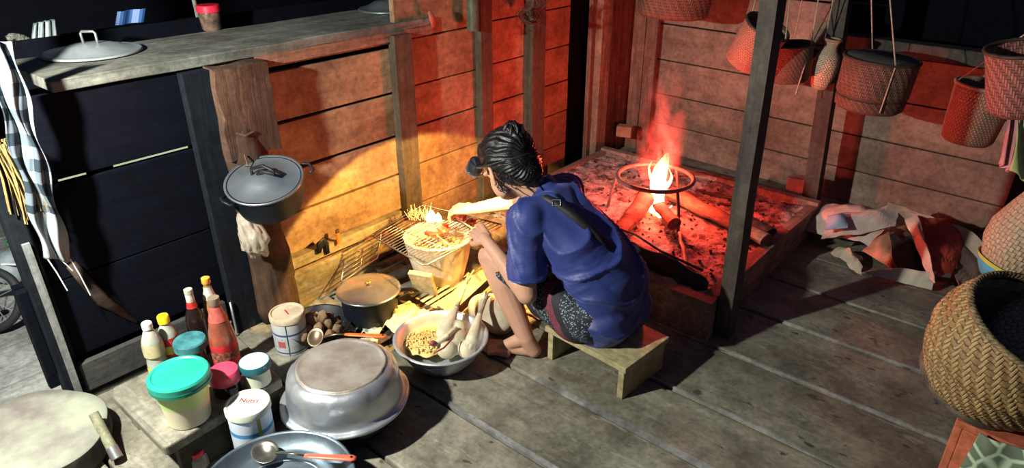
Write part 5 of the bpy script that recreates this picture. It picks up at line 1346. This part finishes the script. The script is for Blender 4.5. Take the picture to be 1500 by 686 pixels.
# sleeve hem and collar
def ringat(c, n, r, rad, flat=1):
    M = lookz(c, n); return [M @ V((r*math.cos(a), r*math.sin(a)*flat, 0)) for a in [k*2*PI/40 for k in range(40)]]
MB().tube(ringat(slL+dL*.020+V((.006,0,0)), dL, .059, 0), .0042, 8, closed=True).build('sleeve_hem', shirtm, wm, smooth=True)
MB().tube(ringat(slR+dR*.018, dR, .057, 0), .0042, 8, closed=True).build('sleeve_hem', shirtm, wm, smooth=True)
# skirt
sk_ = MB()
sk_.caps(hipL+V((.02,-.01,-.005)), knL.lerp(hipL, .22), .092, .062); sk_.caps(hipR+V((.02,.01,-.005)), knR.lerp(hipR, .18), .092, .062)
for k in range(8):
    t_ = k/7; a = hipL.lerp(knL, t_*.75); b_ = hipR.lerp(knR, t_*.75); sk_.caps(a+V((0,.02,-.02)), b_+V((0,-.02,-.02)), .062-.012*t_, .062-.012*t_)
sk_.caps(pelv+V((.07,-.07,-.055)), pelv+V((.07,.07,-.055)), .062, .062); sk_.caps(hipL+V((-.02,-.02,-.02)), hipL+V((-.14,-.03,.015)), .08,.066)
km = remesh(sk_, .006, 10, .5, lambda p: .004*math.sin(p.x*60+p.z*50+4*noise.noise(p*6)))
for v in km.bm.verts: v.co.z = max(v.co.z, SZ+.004)
km.build('skirt', skirtm, wm, smooth=True)
# hair
hm = MB()
hball(hm, hp(-.018,0,.030), (.094,.083,.086), 4, HM); hball(hm, hp(-.052,0,-.015), (.060,.074,.062), 4, HM); hball(hm, hp(-.074,0,-.050), (.040,.050,.034), 3, HM); hball(hm, hp(.030,0,.062), (.055,.060,.042), 3, HM)
bun = hp(-.085, .0, .083)
hball(hm, hp(-.070,0,.055), (.045,.045,.045), 3, HM)
def hairdisp(p):
    q = HM.transposed() @ (p-headc)
    return .0026*math.sin(math.atan2(q.y, q.z+.02)*34+5*noise.noise(p*22))+.0025*noise.noise(p*40)
hr = remesh(hm, .004, 5, .5, hairdisp)
EAR = V((-.004, 0, -.024))*HS
kill = [f for f in hr.bm.faces if (lambda q: (abs(q.y) > .05 and math.hypot(q.x-EAR.x-.006, q.z-EAR.z) < .030) or q.x > .052 and q.z < .052 or (q.z < -.012 and q.x > -.026) )(HM.transposed() @ (f.calc_center_median()-headc))]
bmesh.ops.delete(hr.bm, geom=kill, context='FACES')
hr.build('hair', hairm, wm, smooth=True, solid=.002)
m = MB()
for k in range(26):
    a0 = random.uniform(0, 6.28); ax_ = V((random.uniform(-1,1), random.uniform(-1,1), random.uniform(-1,1))).normalized(); M = lookz(bun, ax_); rr = random.uniform(.020,.034)
    m.tube([M @ V((rr*math.cos(a0+j*.45), rr*math.sin(a0+j*.45)*.9, .010*math.sin(j))) for j in range(10)], [.002+.006*math.sin(PI*j/9) for j in range(10)], 7)
m.ball(bun, .024, 3, nz=.3)
m.build('hair_bun', hairm, wm, smooth=True)
m = MB()
for k in range(60):
    s0 = random.choice((-1,1)); p0 = hp(random.uniform(-.09,.0), .078*1+random.uniform(-.012,.004), random.uniform(-.06,-.02)) if k % 2 else hp(random.uniform(-.1,-.05), random.uniform(-.05,.06), random.uniform(-.05,.02))
    m.tube([p0, p0+HM@V((-.012,.006,-.018)), p0+HM@V((-.022,random.uniform(-.01,.008),-.032))], [.0022,.0016,.0006], 4)
m.build('loose_strands', hairm, wm, smooth=True)
# headlamp (worn: band and lamp)
hl = thing('headlamp', hp(.115,0,.028), 'black headlamp with elastic band worn on the person\'s forehead', 'headlamp')
MB().tube([hp(-.004+.098*math.cos(a), .084*math.sin(a), .030-.030*(1-math.cos(a))*.5) for a in [k*2*PI/64 for k in range(64)]], .0125, 8, closed=True, flat=.30).build('band', strapm, hl, smooth=True)
lc = hp(.128, .030, .034); ld = (HM @ V((.86,0,-.50))).normalized()
m = MB(); MX = lookz(lc, ld)
m.lathe([(0,-.036),(.028,-.034),(.031,-.02),(.032,.004),(.030,.010)], 32, MX); m.build('housing', lampb, hl, smooth='auto')
m = MB().box(lc-ld*.012+HM@V((-.012,0,.012)), (.036,.040,.030), HM); m.build('battery_box', lampb, hl, bevel=.004)
m = MB().lathe([(.030,.008),(.034,.010),(.034,.015),(.027,.015),(.025,.006)], 32, MX); m.build('bezel', lampg, hl, smooth='auto')
MB().lathe([(0,.0075),(.022,.0075)], 24, MX).build('lens', emit('headlamp_lens', (1,.85,.5), 6), hl)
# cross strap over the shoulder with buckle
dg = None
from mathutils.bvhtree import BVHTree
me = sh_o.data; bv = BVHTree.FromPolygons([tuple(v.co+worldloc(sh_o)) for v in me.vertices], [tuple(p.vertices) for p in me.polygons])
pts = []
for (px, py) in ((742,303),(760,291),(778,284),(796,288),(815,298),(835,312),(856,330),(876,348),(896,366)):
    d = ray(px, py).normalized(); h, n_, i_, di = bv.ray_cast(CAM, d)
    if h is not None: pts.append((h+n_*.004, n_))
stp = MB()
if len(pts) > 3:
    prevv = None
    for i, (p_, n_) in enumerate(pts):
        t_ = (pts[min(i+1, len(pts)-1)][0]-pts[max(i-1,0)][0]).normalized(); s_ = n_.cross(t_).normalized()*.014
        cur = [stp.bm.verts.new(p_+s_+n_*.001), stp.bm.verts.new(p_-s_+n_*.001)]
        if prevv: stp.bm.faces.new((prevv[0], prevv[1], cur[1], cur[0]))
        prevv = cur
    so_ = stp.build('shoulder_strap', strapm, wm, smooth=True, solid=.003)
    p_, n_ = pts[2]; M = lookz(p_+n_*.004, n_); m = MB()
    m.tube([M @ V(q) for q in ((-.013,-.010,0),(.013,-.010,0),(.013,.010,0),(-.013,.010,0))], .0018, 6, closed=True); m.build('strap_buckle', lampg, wm)

# ------------------------------------------------------------------ lights
def point(name, p, e, col, r=.04):
    l = bpy.data.lights.new(name, 'POINT'); l.energy = e; l.color = col; l.shadow_soft_size = r
    o = bpy.data.objects.new(name, l); COL.objects.link(o); o.location = p; return o
def spot(name, p, tgt, e, col, ang, r=.02, blend=.15):
    l = bpy.data.lights.new(name, 'SPOT'); l.energy = e; l.color = col; l.shadow_soft_size = r; l.spot_size = ang; l.spot_blend = blend
    o = bpy.data.objects.new(name, l); COL.objects.link(o); o.location = p; o.rotation_euler = (V(tgt)-V(p)).to_track_quat('-Z', 'Y').to_euler(); return o
point('white_torch', (.50, -.02, 1.46), 295, (1.0, .98, .87), .03)
lp = lc+ld*.025
spot('headlamp_beam', lp, lp+V((-.54,.20,-.813)), 110, (1, .58, .15), math.radians(98), .012, .07)
point('fire_light', fl0+V((0,0,.20)), 100, (1, .06, .035), .05)
point('fire_light_low', fl0+V((.0,-.10,.06)), 4.0, (1, .10, .03), .03)
point('rack_flame_light', fb+V((0,0,.06)), .8, (1, .62, .22), .02)
w = bpy.data.worlds.new('night'); scn.world = w; w.use_nodes = True
w.node_tree.nodes['Background'].inputs[0].default_value = (.10,.14,.30,1); w.node_tree.nodes['Background'].inputs[1].default_value = .22
